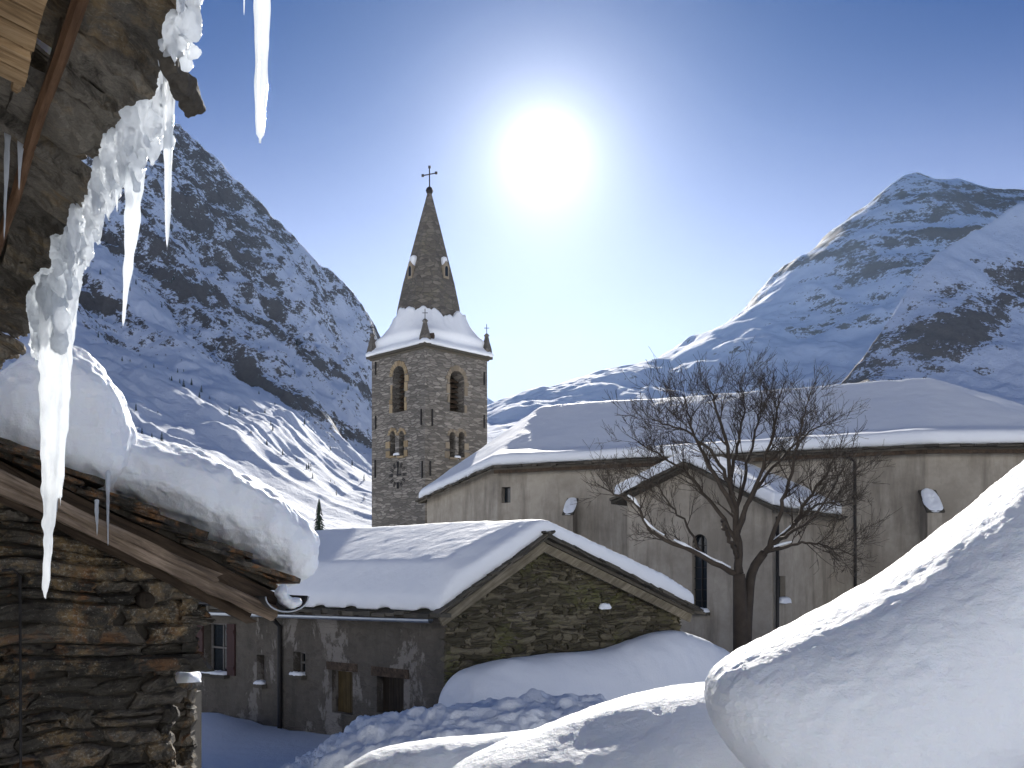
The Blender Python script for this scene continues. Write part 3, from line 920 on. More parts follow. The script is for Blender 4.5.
# downpipes
ndc, nnc = nd, nn; nd, nn = nd0, nn0
def pipe(pts, r, mat, parent, name='downpipe', n=8):
    m_ = MB(); m_.tube(pts, r, n); return link(name, m_.me(name, True), mat, parent)
e1 = NP(846, 452) + nn * .38
pipe([e1, e1 - Z * .12, NP(855, 462) + nn * .10, N_(856, base) + nn * .10], .055, M['iron'], church)
e2 = cr + ndc * .12 + nnc * -.15
pipe([Vector((e2.x, e2.y, cr.z - .4)), Vector((e2.x, e2.y, base))], .06, M['iron'], church)
# snow on the sill of the small window, and on the small box beside it
q = hit(781, 603, (cr.x, cr.y), -nnc) + ndc * .10; s_ = lump(q, nnc * .42, ndc * .18, .20, 5); link('sill_snow', s_, M['snow_far'], church)

# ------------------------------------------------------------------ bell tower
T0 = Vector((-.087 * 52, 52, 0)); aa = math.radians(44.5); S = 4.5
tl_, tr_ = Vector((-math.cos(aa), math.sin(aa), 0)), Vector((math.sin(aa), math.cos(aa), 0))
tc = T0 + (tl_ + tr_) * S / 2
tower = thing('bell_tower', (tc.x, tc.y, 0), 'square stone bell tower with arched belfry windows and a tall pointed spire', 'bell tower')
ZC = P(425, 346, 52).z
def TW(face, u, z, off=0.0):  # point on the left / right visible face
    d, o_ = (tl_, -tr_) if face == 0 else (tr_, -tl_)
    q = T0 + d * u + o_ * off; return Vector((q.x, q.y, z))
def boxme(c, hx, hy, z0, z1):
    m_ = MB(); m_.box(Vector((c.x, c.y, (z0 + z1) / 2)), hx, hy, Z * (z1 - z0) / 2); me = m_.me('b')
    bm = bmesh.new(); bm.from_mesh(me); bmesh.ops.recalc_face_normals(bm, faces=bm.faces); bm.to_mesh(me); bm.free(); return me
outer = boxme(tc, tl_ * S / 2, tr_ * S / 2, -1, ZC)
inner = boxme(tc, tl_ * (S / 2 - .75), tr_ * (S / 2 - .75), 7.0, ZC - .4)
def colpx(face, px):
    d = tl_ if face == 0 else tr_
    return on_line(px, (T0.x, T0.y), d)
def zat(face, px, py):
    d = tl_ if face == 0 else tr_
    return hit(px, py, (T0.x, T0.y), d).z
def arch_pts(face, uc, z0, z1, w_, off, k=10):
    pts = [TW(face, uc - w_ / 2, z0, off), TW(face, uc + w_ / 2, z0, off)]
    for i in range(k + 1):
        a = math.pi * i / k
        pts.append(TW(face, uc + w_ / 2 * math.cos(a), z1 - w_ / 2 + w_ / 2 * math.sin(a), off))
    return pts
def arch_cut(face, uc, z0, z1, w_, depth):
    o_ = -tr_ if face == 0 else -tl_
    m_ = MB(); m_.prism(arch_pts(face, uc, z0, z1, w_, .1), -o_ * (depth + .1)); me = m_.me('c')
    bm = bmesh.new(); bm.from_mesh(me); bmesh.ops.recalc_face_normals(bm, faces=bm.faces); bm.to_mesh(me); bm.free(); return me
wins = []   # face, centre u, z0, z1, width
for face, pb, y0, y1, pbif, yb0, yb1 in ((0, 398.6, 366, 412, (392.6, 401.6), 431, 456), (1, 457, 371, 412, (452.5, 461.5), 432, 457.5)):
    u = colpx(face, pb); wins.append((face, u, zat(face, pb, y1), zat(face, pb, y0), 1.02 if face == 0 else 1.04, 'belfry'))
    for q in pbif:
        u = colpx(face, q); wins.append((face, u, zat(face, q, yb1), zat(face, q, yb0), .44, 'twin'))
# the same openings on the two hidden faces, so the belfry lets light through as a real one does
tme = cut(outer, [inner] + [arch_cut(f, u, a, b_, w_, 1.0) for f, u, a, b_, w_, k in wins])
link('wall', tme, M['tower'], tower)
for f, u, z0, z1, w_, kind in wins:
    o_ = -tr_ if f == 0 else -tl_; d = tl_ if f == 0 else tr_
    mb = MB()
    k = 11 if kind == 'belfry' else 7
    r0, r1 = w_ / 2 + .01, w_ / 2 + (.26 if kind == 'belfry' else .17)
    zc = z1 - w_ / 2
    for i in range(k):
        a0, a1 = math.pi * (i + .06) / k, math.pi * (i + .94) / k
        pts = [TW(f, u + r_ * math.cos(a), zc + r_ * math.sin(a), .0) for r_, a in ((r0, a0), (r1 + random.uniform(-.04, .05), a0), (r1 + random.uniform(-.04, .05), a1), (r0, a1))]
        mb.prism(pts, o_ * .035)
    z = z0
    while z < zc - .1 and kind == 'belfry':
        h = random.uniform(.25, .55)
        for sgn in (-1, 1):
            ww = random.uniform(.12, .36)
            if random.random() < .75:
                mb.box(TW(f, u + sgn * (w_ / 2 + ww / 2 + .01), z + h / 2, .005), d * ww / 2, o_ * .03, Z * (h / 2 - .02), None, .01)
        z += h
    if kind == 'twin':
        for z in (z0 + .12, z0 + .62):
            sgn = -1 if (u < colpx(f, 397 if f == 0 else 457)) else 1
            ww = random.uniform(.24, .38); mb.box(TW(f, u + sgn * (w_ / 2 + ww / 2), z, .005), d * ww / 2, o_ * .03, Z * .17, None, .01)
        mb.box(TW(f, u, z0 - .05, .04), d * (w_ / 2 + .05), o_ * .08, Z * .05)
    win = link('belfry_surround' if kind == 'belfry' else 'twin_surround', mb.me('surround'), M['ochre'] if f == 0 else M['tufa'], tower)
    # louvre boards deep in the opening
    mb = MB()
    for i in range(int((z1 - z0) / .28)):
        mb.box(TW(f, u, z0 + .1 + i * .28, -.55), d * (w_ / 2), (o_ * .10 - Z * .09), Z * .012 + o_ * .012)
    link('louvre', mb.me('louvre'), M['wood_dark'], win)
# colonnettes are the wall strip between the twin lights; snow on their sills
for f in (0, 1):
    tw = [w_ for w_ in wins if w_[0] == f and w_[5] == 'twin']
    uu = (tw[0][1] + tw[1][1]) / 2; d = tl_ if f == 0 else tr_; o_ = -tr_ if f == 0 else -tl_
    link('sill_snow', lump(TW(f, uu, tw[0][2], .06), d * .24, o_ * .08, .13, f), M['snow_far'], tower)
# clock: hour marks and hands straight on the masonry
uc, zc = colpx(0, 398), zat(0, 398, 475)
cm_ = MB()
for i in range(12):
    a = math.pi / 6 * i; rr = .57; dv = tl_ * math.cos(a) + Z * math.sin(a)
    tv = -tl_ * math.sin(a) + Z * math.cos(a)
    L_ = .13 if i % 3 else .16
    c0 = TW(0, uc, zc, .02) + dv * rr
    for off in ((-.045, .045) if i % 3 else (-.06, 0, .06)):
        cm_.box(c0 + tv * off, dv * L_, -tr_ * .01, tv * .018)
clock = link('clock_face', cm_.me('clock_face'), M['iron'], tower)
for a, L_, w_ in ((math.pi / 2 + .1, .50, .028), (math.pi, .34, .04)):
    hb = MB(); dv = tl_ * math.cos(a) + Z * math.sin(a); tv = -tl_ * math.sin(a) + Z * math.cos(a)
    hb.box(TW(0, uc, zc, .05) + dv * L_ * .42, dv * L_ * .58, -tr_ * .01, tv * w_)
    link('clock_hand', hb.me('clock_hand'), M['iron'], clock)
# iron wall anchors
for f, px, y0, y1 in ((0, 421.6, 409, 425), (1, 432, 409, 426), (0, 376, 416, 429), (0, 422.5, 461, 478), (1, 430, 461, 476), (0, 375.5, 460, 478), (1, 484, 415, 428), (1, 484, 372, 385), (0, 376, 362, 375)):
    u = colpx(f, px); z1, z0 = zat(f, px, y0), zat(f, px, y1); d = tl_ if f == 0 else tr_; o_ = -tr_ if f == 0 else -tl_
    mb = MB(); mb.box(TW(f, u, (z0 + z1) / 2, .03), d * .035, o_ * .03, Z * (z1 - z0) / 2)
    link('wall_anchor', mb.me('wall_anchor'), M['iron'], tower)
# cornice slabs, snowy skirt, spire
ov = .22
sq = [tc + (tl_ * i + tr_ * j) * (S / 2 + ov) for i, j in ((-1, -1), (-1, 1), (1, 1), (1, -1))]
mb = MB()
h1 = S / 2 + ov
mb.box(Vector((tc.x, tc.y, ZC + .05)), tl_ * h1, tr_ * h1, Z * .06, .4)
mb.box(Vector((tc.x, tc.y, ZC - .05)), tl_ * (S / 2 + .08), tr_ * (S / 2 + .08), Z * .05, .8)
link('cornice', mb.me('cornice'), M['slate_far'], tower)
ZS = P(428, 302, 55.2).z          # where the steep spire leaves the skirt
ZA = P(428, 190, 55.2).z
def octa(r, z, k=8, ph=0.0): return [Vector((tc.x + r * math.cos(ph + 2 * math.pi * i / k), tc.y + r * math.sin(ph + 2 * math.pi * i / k), z)) for i in range(k)]
ph = math.atan2(tl_.y, tl_.x) + math.pi / 8
prof = [(ZC + .5, 2.15), (ZS - 1.3, 1.95), (ZS - .5, 1.82), (ZS + .8, 1.53), (ZA - .1, .10), (ZA, .02)]
rows = [q for z, r in prof for q in octa(r, z, 8, ph)]
mb = MB(); mb.add(rows, grid_faces(len(prof), 8, False, True) + [tuple(range(8))[::-1], tuple(range(len(rows) - 8, len(rows)))])
spire = link('spire', mb.me('spire'), M['spire'], tower)
# snow skirt
NS = 96
spro = [(h1 - .10, ZC + .12, 1), (h1 + .01, ZC + .18, 1), (h1 + .01, ZC + .26, 1), (h1 - .07, ZC + .40, .97), (h1 - .28, ZC + .62, .85), (2.40, ZC + .90, .62), (2.31, ZC + 1.2, .38), (2.22, ZC + 1.5, .2), (2.14, ZC + 1.74, .1), (2.08, ZC + 1.94, .05), (2.03, ZC + 2.08, 0), (1.99, ZC + 2.2, 0), (1.88, ZC + 2.22, 0), (1.5, ZC + 2.0, 0)]
rows = []
for r, z, q_ in spro:
    for i in range(NS):
        a = 2 * math.pi * i / NS; ca_, sa_ = math.cos(a), math.sin(a)
        sqr = 1 / max(abs(ca_), abs(sa_)); k_ = 1 + (sqr - 1) * q_
        wob = .26 * max(0, (z - ZC - 1.2)) * (math.sin(a * 3 + 1) * .7 + math.sin(a * 7) * .4 + math.sin(a * 17 + 2) * .3 + math.sin(a * 41) * .15)
        d = tl_ * ca_ + tr_ * sa_
        rows.append(Vector((tc.x + d.x * r * k_, tc.y + d.y * r * k_, z + wob)))
sm = mesh('snow_cover', rows, grid_faces(len(spro), NS, False, True), True)
bm = bmesh.new(); bm.from_mesh(sm); bmesh.ops.subdivide_edges(bm, edges=bm.edges[:], cuts=1, use_grid_fill=True, smooth=.6); bmesh.ops.recalc_face_normals(bm, faces=bm.faces); bm.to_mesh(sm); bm.free()
if np.mean(normals(sm)[:, 2]) < 0: sm.flip_normals()
displace(sm, lambda a: fbm(a / .8, 3, 55) * .05 + fbm(a / .25, 2, 56) * .02 + .02)
smooth_all(sm)
link('snow_cover', sm, M['snow_far'], spire)
# lucarnes on the spire
for sgn, (dx, py, px) in enumerate(((-1, 268, 412.5), (1, 268, 444))):
    d0 = (tl_ if dx < 0 else tr_)
    dirv = ((-tr_) if dx < 0 else (-tl_))
    q = P(px, py, 54.0); side = Vector((-dirv.y, dirv.x, 0))
    zz = q.z; rr = np.interp(zz, [p[0] for p in prof], [p[1] for p in prof])
    c = Vector((tc.x, tc.y, zz)) + dirv * (rr * .9)
    mb = MB()
    pts = [c - side * .19 - Z * .5, c + side * .19 - Z * .5, c + side * .19 + Z * .18, c + Z * .46, c - side * .19 + Z * .18]
    mb.prism([p - dirv * .30 for p in pts], dirv * .50)
    lu = link('dormer', mb.me('dormer'), M['tufa'], spire)
    mb = MB(); mb.prism(arch_pts(0 if dx < 0 else 1, 0, 0, 1, 1, 0)[:0] or [c + dirv * .205 + side * (.10 * s_) + Z * z_ for s_, z_ in ((-1, -.38), (1, -.38), (1, .05), (.5, .16), (-.5, .16), (-1, .05))], dirv * .01)
    link('opening', mb.me('opening'), M['pane'], lu)
    s_ = lump(c + Z * .20 - dirv * .02, side * .22, dirv * .22, .55, 7); link('dormer_snow', s_, M['snow_far'], lu)
# corner pinnacles with little crosses
for i, j in ((-1, -1), (1, -1), (-1, 1), (1, 1)):
    q = tc + (tl_ * i + tr_ * j) * (S / 2 - .02); z0 = ZC + .45
    mb = MB()
    rws = [Vector((q.x, q.y, 0)) + (tl_ * a + tr_ * b_) * r + Z * z for z, r in ((z0 - .4, .24), (z0 + .10, .20), (z0 + .50, .12), (z0 + .80, .075), (z0 + .86, .115), (z0 + .98, .04)) for a, b_ in ((-1, -1), (1, -1), (1, 1), (-1, 1))]
    mb.add(rws, grid_faces(6, 4, False, True) + [(20, 21, 22, 23)])
    pn = link('pinnacle', mb.me('pinnacle'), M['spire'], tower)
    mb = MB(); mb.tube([(q.x, q.y, z0 + .93), (q.x, q.y, z0 + 1.5)], .02, 5); mb.tube([(q.x - .14, q.y, z0 + 1.28), (q.x + .14, q.y, z0 + 1.28)], .018, 5)
    link('cross', mb.me('cross'), M['iron'], pn)
# the dark slit breaking the skirt snow
mb = MB(); q = P(428, 337, 52.35); mb.box(q, (.34, 0, .03), (0, .3, 0), (0, 0, .09), .3, .04)
link('roof_hatch', mb.me('roof_hatch'), M['wood_dark'], spire)
# ball and cross on top
mb = MB(); c0 = Vector((tc.x, tc.y, ZA))
mb.tube([c0 - Z * .25 + Z * z for z in (0, .08, .2, .34, .42)], [.10, .17, .21, .16, .06], 10)
mb.tube([c0 + Z * .1, c0 + Z * 1.25], .035, 6)
dcr = Vector((.95, -.3, .06)).normalized()
mb.tube([c0 + Z * .86 - dcr * .38, c0 + Z * .86 + dcr * .38], .032, 6)
for e_ in (c0 + Z * 1.26, c0 + Z * .86 - dcr * .40, c0 + Z * .86 + dcr * .40):
    mb.box(e_, (.07, 0, 0), (0, .03, 0), (0, 0, .07))
link('cross', mb.me('cross', False), M['iron'], spire)
# ------------------------------------------------------------------ low stone house in the courtyard
Lc = Vector(((445 - 512) / F * 19, 19, 0))
al, be = math.radians(42), math.radians(35)
ld_, gd = Vector((-math.cos(al), math.sin(al), 0)), Vector((math.cos(be), math.sin(be), 0))   # long wall, gable wall
ln = Vector((-math.sin(al), -math.cos(al), 0)); gn = Vector((math.sin(be), -math.cos(be), 0))
pl = (Lc.x, Lc.y)
def LW(px, py): return hit(px, py, pl, ld_)
def GW(px, py): return hit(px, py, pl, gd)
g0, g1, g2 = GW(444, 609), GW(535, 543), GW(678, 612)
LL = 11.5
house = thing('stone_house', (Lc.x - 2, Lc.y + 4, 0), 'low stone house with deep snow on its gabled roof, in front of the church', 'house')
LE = Lc + ld_ * LL
gpts = [Vector((g0.x, g0.y, base)), Vector((g2.x, g2.y, base)), g2, g1, g0]
bk = ld_ * LL
mb = MB(); mb.prism(gpts, bk)
hme = mb.me('wall')
bm = bmesh.new(); bm.from_mesh(hme); bmesh.ops.recalc_face_normals(bm, faces=bm.faces); bm.to_mesh(hme); bm.free()
cutters, panes = [], []
ops = [('window', 217, 623, 672, 24), ('window', 262, 655, 683, 9), ('window', 300, 652, 674, 12), ('door', 343, 671, 712, 21), ('opening', 391, 677, 712, 27)]
for nm, px, y0, y1, wp in ops:
    c_, p_, pts = wall_cut(px, y0, y1, wp, .28, False, LW, ld_, ln)
    cutters.append(c_); panes.append((nm, p_, pts))
hme = cut(hme, cutters)
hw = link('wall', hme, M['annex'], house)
for nm, p_, pts in panes:
    a_, b_, zt, zb = pts[0], pts[1], pts[2].z, pts[0].z
    c = (a_ + b_) / 2; wv = (b_ - a_); W = wv.length; wd = wv / W
    if nm == 'window':
        o = link('window', p_, M['pane'], house)
        mb = MB(); cc = c - ln * .2
        for s_ in (-1, 1, 0): mb.box(cc + wd * s_ * (W / 2 - .025) + Z * (zt - zb) / 2, wd * (.028 if s_ else .018), ln * .02, Z * (zt - zb) / 2)
        for z in (.03, (zt - zb) * .5, zt - zb - .03): mb.box(cc + Z * z + ln * .003, wd * W / 2, ln * .015, Z * .022)
        link('frame', mb.me('frame'), M['frame'], o)
        mb = MB(); mb.box(c + ln * .06 - Z * .04, wd * (W / 2 + .06), ln * .12, Z * .04)
        link('sill', mb.me('sill'), M['slate_far'], o)
        s_ = lump(c + ln * .03 - Z * .01, wd * (W / 2 * 1.08), ln * .15, .075, int(W * 100), .3); link('sill_snow', s_, M['snow_far'], o)
        if W > .45:
            for sg in (-1, 1):
                mb = MB(); mb.box(c + wd * sg * (W / 2 + .17) + Z * (zt - zb) / 2 + ln * .04, wd * .16, ln * .025, Z * (zt - zb) / 2)
                for z in (.15, .85): mb.box(c + wd * sg * (W / 2 + .17) + Z * (zt - zb) * z + ln * .075, wd * .15, ln * .012, Z * .04)
                link('shutter', mb.me('shutter'), M['red_wood'], o)
    else:
        mb = MB(); n_ = max(3, int(W / .14)); cc = c - ln * .18
        for k in range(n_): mb.box(cc + wd * W * ((k + .5) / n_ - .5) + Z * (zt - zb) / 2, wd * (W / n_ * .48), ln * .03, Z * (zt - zb) / 2, None, .004)
        o = link('door' if nm == 'door' else 'cellar_door', mb.me('door'), M['brown_door'] if nm == 'door' else M['dark_door'], house)
        mb = MB(); mb.box(c + Z * (zt - zb + .09) + ln * .01, wd * (W / 2 + .16), ln * .03, Z * .09, .6, .01)
        link('lintel', mb.me('lintel'), M['wood_dark'], o)
        if nm == 'door':
            mb = MB(); mb.tube([cc + wd * W * .36 + Z * .9 + ln * .03, cc + wd * W * .36 + Z * .9 + ln * .09, cc + wd * W * .2 + Z * .9 + ln * .09], .014, 6); link('handle', mb.me('handle'), M['iron'], o)
# gable rubble facing
def gtop(u):
    u1 = (g1 - g0).dot(gd); u2 = (g2 - g0).dot(gd)
    return (g0.z + (g1.z - g0.z) * u / u1 if u < u1 else g1.z + (g2.z - g1.z) * (u - u1) / (u2 - u1)) - .05
mb = MB()
stone_face(mb, 0.0, (g2 - g0).dot(gd) + .05, 0, g1.z, Vector((g0.x, g0.y, 0)) + gn * .03, gd, gn, .05, gtop, (5, 4), .045, .135, .09, .46, 4, .010, .03, rough=.012, jag=.22)
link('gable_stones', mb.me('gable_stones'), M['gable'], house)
# roof slab
def slope_dir(a, b): d = (b - a); d.z = d.z; return d
e0 = g0 + (g0 - g1).normalized() * .36; e2 = g2 + (g2 - g1).normalized() * .22
fo = gn * .30
lift_ = Z * .10
rv = [e0 + fo + lift_, g1 + fo + lift_, e2 + fo + lift_, e2 + bk + lift_, g1 + bk + lift_, e0 + bk + lift_]
rv = [Vector(p) for p in rv]
mb = MB()
mb.add(rv, [(0, 1, 4, 5), (1, 2, 3, 4)]); mb.add([p - Z * .07 for p in rv], [(5, 4, 1, 0), (4, 3, 2, 1)])
for a, b_ in ((0, 1), (1, 2), (2, 3), (5, 0)): mb.add([rv[a], rv[b_], rv[b_] - Z * .07, rv[a] - Z * .07], [(0, 1, 2, 3)])
r_ = random.Random(21)
for a, b_ in ((0, 1), (1, 2)):          # ragged slate edges along the verges
    L = (rv[b_] - rv[a]).length; d = (rv[b_] - rv[a]) / L; up = d.cross(gn); up = up if up.z > 0 else -up; u = 0
    while u < L:
        w_ = r_.uniform(.18, .42); q = rv[a] + d * min(u + w_ / 2, L) + gn * r_.uniform(.0, .07)
        tl2 = (d + up * r_.uniform(-.10, .02)).normalized()
        for lay in range(2): mb.box(q + up * (.02 + lay * .04) - d * lay * .1, tl2 * w_ * .56, gn * .14, up * r_.uniform(.012, .022), None, .008)
        u += w_
slate_ends(mb, rv[5], rv[0], ln, .4, .05)
hroof = link('roof', mb.me('roof'), M['slate_far'], house)
# barge boards
for a, b_ in ((0, 1), (1, 2)):
    d = (rv[b_] - rv[a]); up = d.normalized().cross(gn); up = up if up.z > 0 else -up
    mb = MB()
    if a == 0: q0, q1 = rv[0] - gn * .06, rv[1] - gn * .06
    else: q0, q1 = rv[1] - gn * .063, rv[2] - gn * .063
    mb.box((q0 + q1) / 2 - up * .17, (q1 - q0) * .5, gn * .03, up * .09)
    link('barge_board', mb.me('barge_board'), M['barge'], house)
# snow: thick, lower at the eaves
nv = 9
def hs(p, q, k): return p.lerp(q, k)
eL0, eL1, rg0, rg1, eR0, eR1 = rv[0], rv[5], rv[1], rv[4], rv[2], rv[3]
ins = -gn * .02
sv = [hs(eL0, rg0, .0), hs(eL1, rg1, .0), hs(eL0, rg0, .18), hs(eL1, rg1, .18), rg0, rg1, hs(eR0, rg0, .2), hs(eR1, rg1, .2), hs(eR0, rg0, -.01), hs(eR1, rg1, -.01)]
sv += [sv[k] + ld_ * .55 for k in (0, 2, 4, 6, 8)]    # rows just behind the verge, where the blanket is full
sf = [(0, 2, 11, 10), (10, 11, 3, 1), (2, 4, 12, 11), (11, 12, 5, 3), (4, 6, 13, 12), (12, 13, 7, 5), (6, 8, 14, 13), (13, 14, 9, 7)]
for k in (0, 2, 4, 6, 8): sv[k] = sv[k] + gn * .05
T = [.26, .34, .52, .74, .42, .42, .52, .46, .42, .30, .36, .74, .43, .50, .40]
sm = solid(sv, sf, T, .07, 14)
displace(sm, lambda a: fbm(a / 2.6, 2, 25) * .03 + fbm(a / .30, 3, 26) * .014)
link('snow_cover', sm, M['snow_far'], hroof)
# gutter and pipe along the long eave
ga, gb = rv[0] + ln * .10 - Z * .10 + ld_ * .1, rv[5] + ln * .10 - Z * .18
mb = MB()
K = 9
row = []
for p in (ga, gb):
    for k in range(K):
        a = math.pi * (k / (K - 1)) + math.pi
        row.append(p + ln * .065 * math.cos(a) + Z * .065 * math.sin(a))
mb.add(row, grid_faces(2, K)); mb.add([q + Z * .006 for q in row], [f[::-1] for f in grid_faces(2, K)])
link('gutter', mb.me('gutter'), M['zinc'], house)
mb = MB()
pa = LW(283, 612) + ln * .09
mb.tube([Vector((pa.x, pa.y, rv[0].z - .16)) + ln * .25, Vector((pa.x, pa.y, rv[0].z - .42)), Vector((pa.x, pa.y, 0))], .055, 8)
link('downpipe', mb.me('downpipe', True), M['iron'], house)
# eave snow icicle fringe: wooden rafter ends under the eave
for k in range(12):
    mb = MB(); q = Vector((g0.x, g0.y, g0.z)) + ld_ * (.35 + k * .9) + ln * .12 - Z * .10
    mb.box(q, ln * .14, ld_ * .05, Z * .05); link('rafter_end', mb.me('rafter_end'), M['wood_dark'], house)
# the bit of snow stuck on the gable
mb = MB(); q = GW(602, 606) + gn * .1; s_ = lump(q - Z * .05, gd * .15, gn * .06, .10, 9, .25); link('ledge_snow', s_, M['snow_far'], house)

# ------------------------------------------------------------------ near hut on the left
rdir = Vector((-.527, .85, 0)).normalized(); hg = Vector((.85, .527, 0)).normalized(); hn = -rdir
wc = Vector(((205 - 512) / F * 8.75, 8.75, 0))
hut = thing('stone_hut', (wc.x - 1.5, wc.y - 1, 0), 'rough dry stone hut at lower left, its slate roof under a thick snow blanket', 'hut')
ve = wc + hn * .35                         # verge plane origin
pv = (ve.x, ve.y)
def VP_(px, py): return hit(px, py, pv, hg)
E_ = VP_(287, 591)
sE = (E_ - ve).dot(hg)
slope = .477
def zroof(s): return E_.z + (sE - s) * slope
HL = 4.4
# masonry core and facing
mb = MB()
cpts = [wc - hg * HL + Z * 0, wc - hg * .30, wc - hg * .30 + Z * (zroof(-.3) - .06), wc - hg * HL + Z * (zroof(-HL) - .06)]
mb.prism([p - hn * .05 for p in cpts], rdir * 4)
me = mb.me('wall'); bm = bmesh.new(); bm.from_mesh(me); bmesh.ops.recalc_face_normals(bm, faces=bm.faces); bm.to_mesh(me); bm.free()
me2 = MB(); me2.v = [tuple(v_.co) for v_ in me.vertices]; me2.f = [tuple(p_.vertices) for p_ in me.polygons]; me2.t = [.3] * len(me2.v)
zbc = P(0, 671, 8.75).z
me2.prism([wc - hg * .6 + Z * (zbc + .03) - hn * .06, wc - hg * .06 + Z * (zbc + .03) - hn * .06, wc - hg * .06 + Z * (zroof(-.06) - .05) - hn * .06, wc - hg * .6 + Z * (zroof(-.6) - .05) - hn * .06], rdir * 3.9, .3)
me = me2.me('wall')
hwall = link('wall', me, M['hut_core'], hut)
mb = MB()
zb = P(0, 671, 8.75).z
rndr = random.Random(9)
stone_face(mb, -HL, 0, .0, zb - .02, wc - hn * .02, hg, hn, .10, None, (11, 7), .06, .21, .16, .8, 6, .007, .045, right=lambda v: -.24 + .05 * math.sin(v * 9), rough=.016, jag=.14)
stone_face(mb, -HL, 0, zb, zroof(-HL), wc - hn * .0, hg, hn, .13, lambda u: zroof(u) - .10, (13, 8), .07, .25, .22, 1.2, 12, .006, .045, right=lambda v: .0 + .04 * math.sin(v * 13), rough=.016, jag=.13)
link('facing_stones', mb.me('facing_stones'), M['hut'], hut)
# side return of the wall so that it is a real corner
mb = MB()
stone_face(mb, .0, 3.6, .0, zb, wc - hg * .30 + hn * .0, rdir, hg, .08, None, (5, 4), .08, .2, .25, .7, 16, .01, .03, rough=.02)
stone_face(mb, -.10, 3.6, zb, E_.z - .1, wc - hg * .10, rdir, hg, .08, None, (5, 4), .08, .2, .25, .7, 17, .01, .03, rough=.02)
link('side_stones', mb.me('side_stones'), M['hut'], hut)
# weathered rafters along the verge
def plank(s0, s1, dz0, dz1, hh, th, off, mat, name, rag=.012, seed=1):
    rr = random.Random(seed); m_ = MB()
    nst = 22; pts = []
    for i in range(nst):
        k = i / (nst - 1); s = s0 + (s1 - s0) * k
        zc_ = zroof(s) + dz0 + (dz1 - dz0) * k + .012 * math.sin(k * 9 + seed)
        for (a, b_) in ((-1, -1), (-.4, -1.05), (.4, -1), (1, -.9), (1.03, 0), (1, .9), (.3, 1.02), (-.4, 1), (-1, .95), (-1.02, .1)):
            end = 1 if 0 < i < nst - 1 else .86
            jag = rr.uniform(-rag, rag) + .5 * rag * math.sin(k * 31 + a * 3 + b_ * 5)
            q = ve + hg * (s + (rr.uniform(-.05, .05) if i in (0, nst - 1) else 0)) + hn * (off + b_ * th * end + jag)
            pts.append(Vector((q.x, q.y, zc_ + a * hh * end + jag)))
    m_.add(pts, grid_faces(nst, 10, False, True) + [tuple(range(10))[::-1], tuple(range((nst - 1) * 10, nst * 10))])
    me = m_.me(name)
    bm = bmesh.new(); bm.from_mesh(me); bmesh.ops.recalc_face_normals(bm, faces=bm.faces); bm.to_mesh(me); bm.free()
    return link(name, me, mat, hut)
plank(-3.4, sE - .13, -.27, -.255, .062, .045, -.01, M['wood_grey'], 'rafter', .012, 3)
plank(-3.4, sE - .62, -.16, -.20, .040, .035, .02, M['wood_grey'], 'rafter', .010, 5)
plank(-3.4, sE - .10, -.12, -.16, .10, .06, -.13, M['wood_dark'], 'rafter', .012, 7)
plank(-3.4, sE - .25, -.23, -.30, .10, .05, -.22, M['wood_dark'], 'rafter', .012, 9)
# solid round end under the rafter, coloured dark for the shade of a hole
mb = MB(); q = VP_(152, 601); 
mb.tube([q + rdir * .45, q + rdir * .22, q + rdir * .21, q + rdir * .205], [.075, .072, .055, .005], 14); link('hole_disc', mb.me('hole_disc', True), M['dark_door'], hut)
# slates: courses lapping down the slope, their ragged ends showing at the verge
mb = MB(); rr = random.Random(31)
s = sE - .30; k = 0
while s > -3.4:
    for lay in range(2):
        l = rr.uniform(.55, .80) * (1 if lay else .8); th = rr.uniform(.022, .036) * (1 if lay else .6)
        dz = .035 + lay * .055 + rr.uniform(-.012, .012)
        cx = s + rr.uniform(-.06, .06) + lay * .05
        tilt = slope - rr.uniform(.10, .20)
        nst, pts = 9, []
        y0 = rr.uniform(.02, .10)
        for i in range(nst):
            f_ = i / (nst - 1) * 2 - 1
            for (b_, c_) in ((0, -1), (0, .2), (0, 1), (-1, 1), (-1, -1)):
                ss = cx + f_ * l * .5
                q = ve + hg * (ss + rr.uniform(-.01, .01)) + hn * (y0 + b_ * 1.1 + (rr.uniform(-.035, .03) if b_ == 0 else 0) - (.05 if abs(f_) > .9 else 0))
                pts.append(Vector((q.x, q.y, zroof(cx) + dz - (ss - cx) * tilt + c_ * th + rr.uniform(-.006, .006))))
        tv = rr.random()
        mb.add(pts, grid_faces(nst, 5, False, True) + [tuple(range(5)), tuple(range((nst - 1) * 5, nst * 5))[::-1]], tv)
    s -= rr.uniform(.33, .44); k += 1
# slab under the snow deeper in
A0 = ve + hg * (sE - .05) - hn * .1; A1 = ve - hg * 3.4 - hn * .1
def rz(p, s, o=0): return Vector((p.x, p.y, zroof(s) + o))
mb.prism([rz(A0, sE - .05, -.02), rz(A1, -3.4, -.02), rz(A1, -3.4, .05), rz(A0, sE - .05, .03)], rdir * 3.6, .3)
hutroof = link('roof', mb.me('roof'), M['slate'], hut)
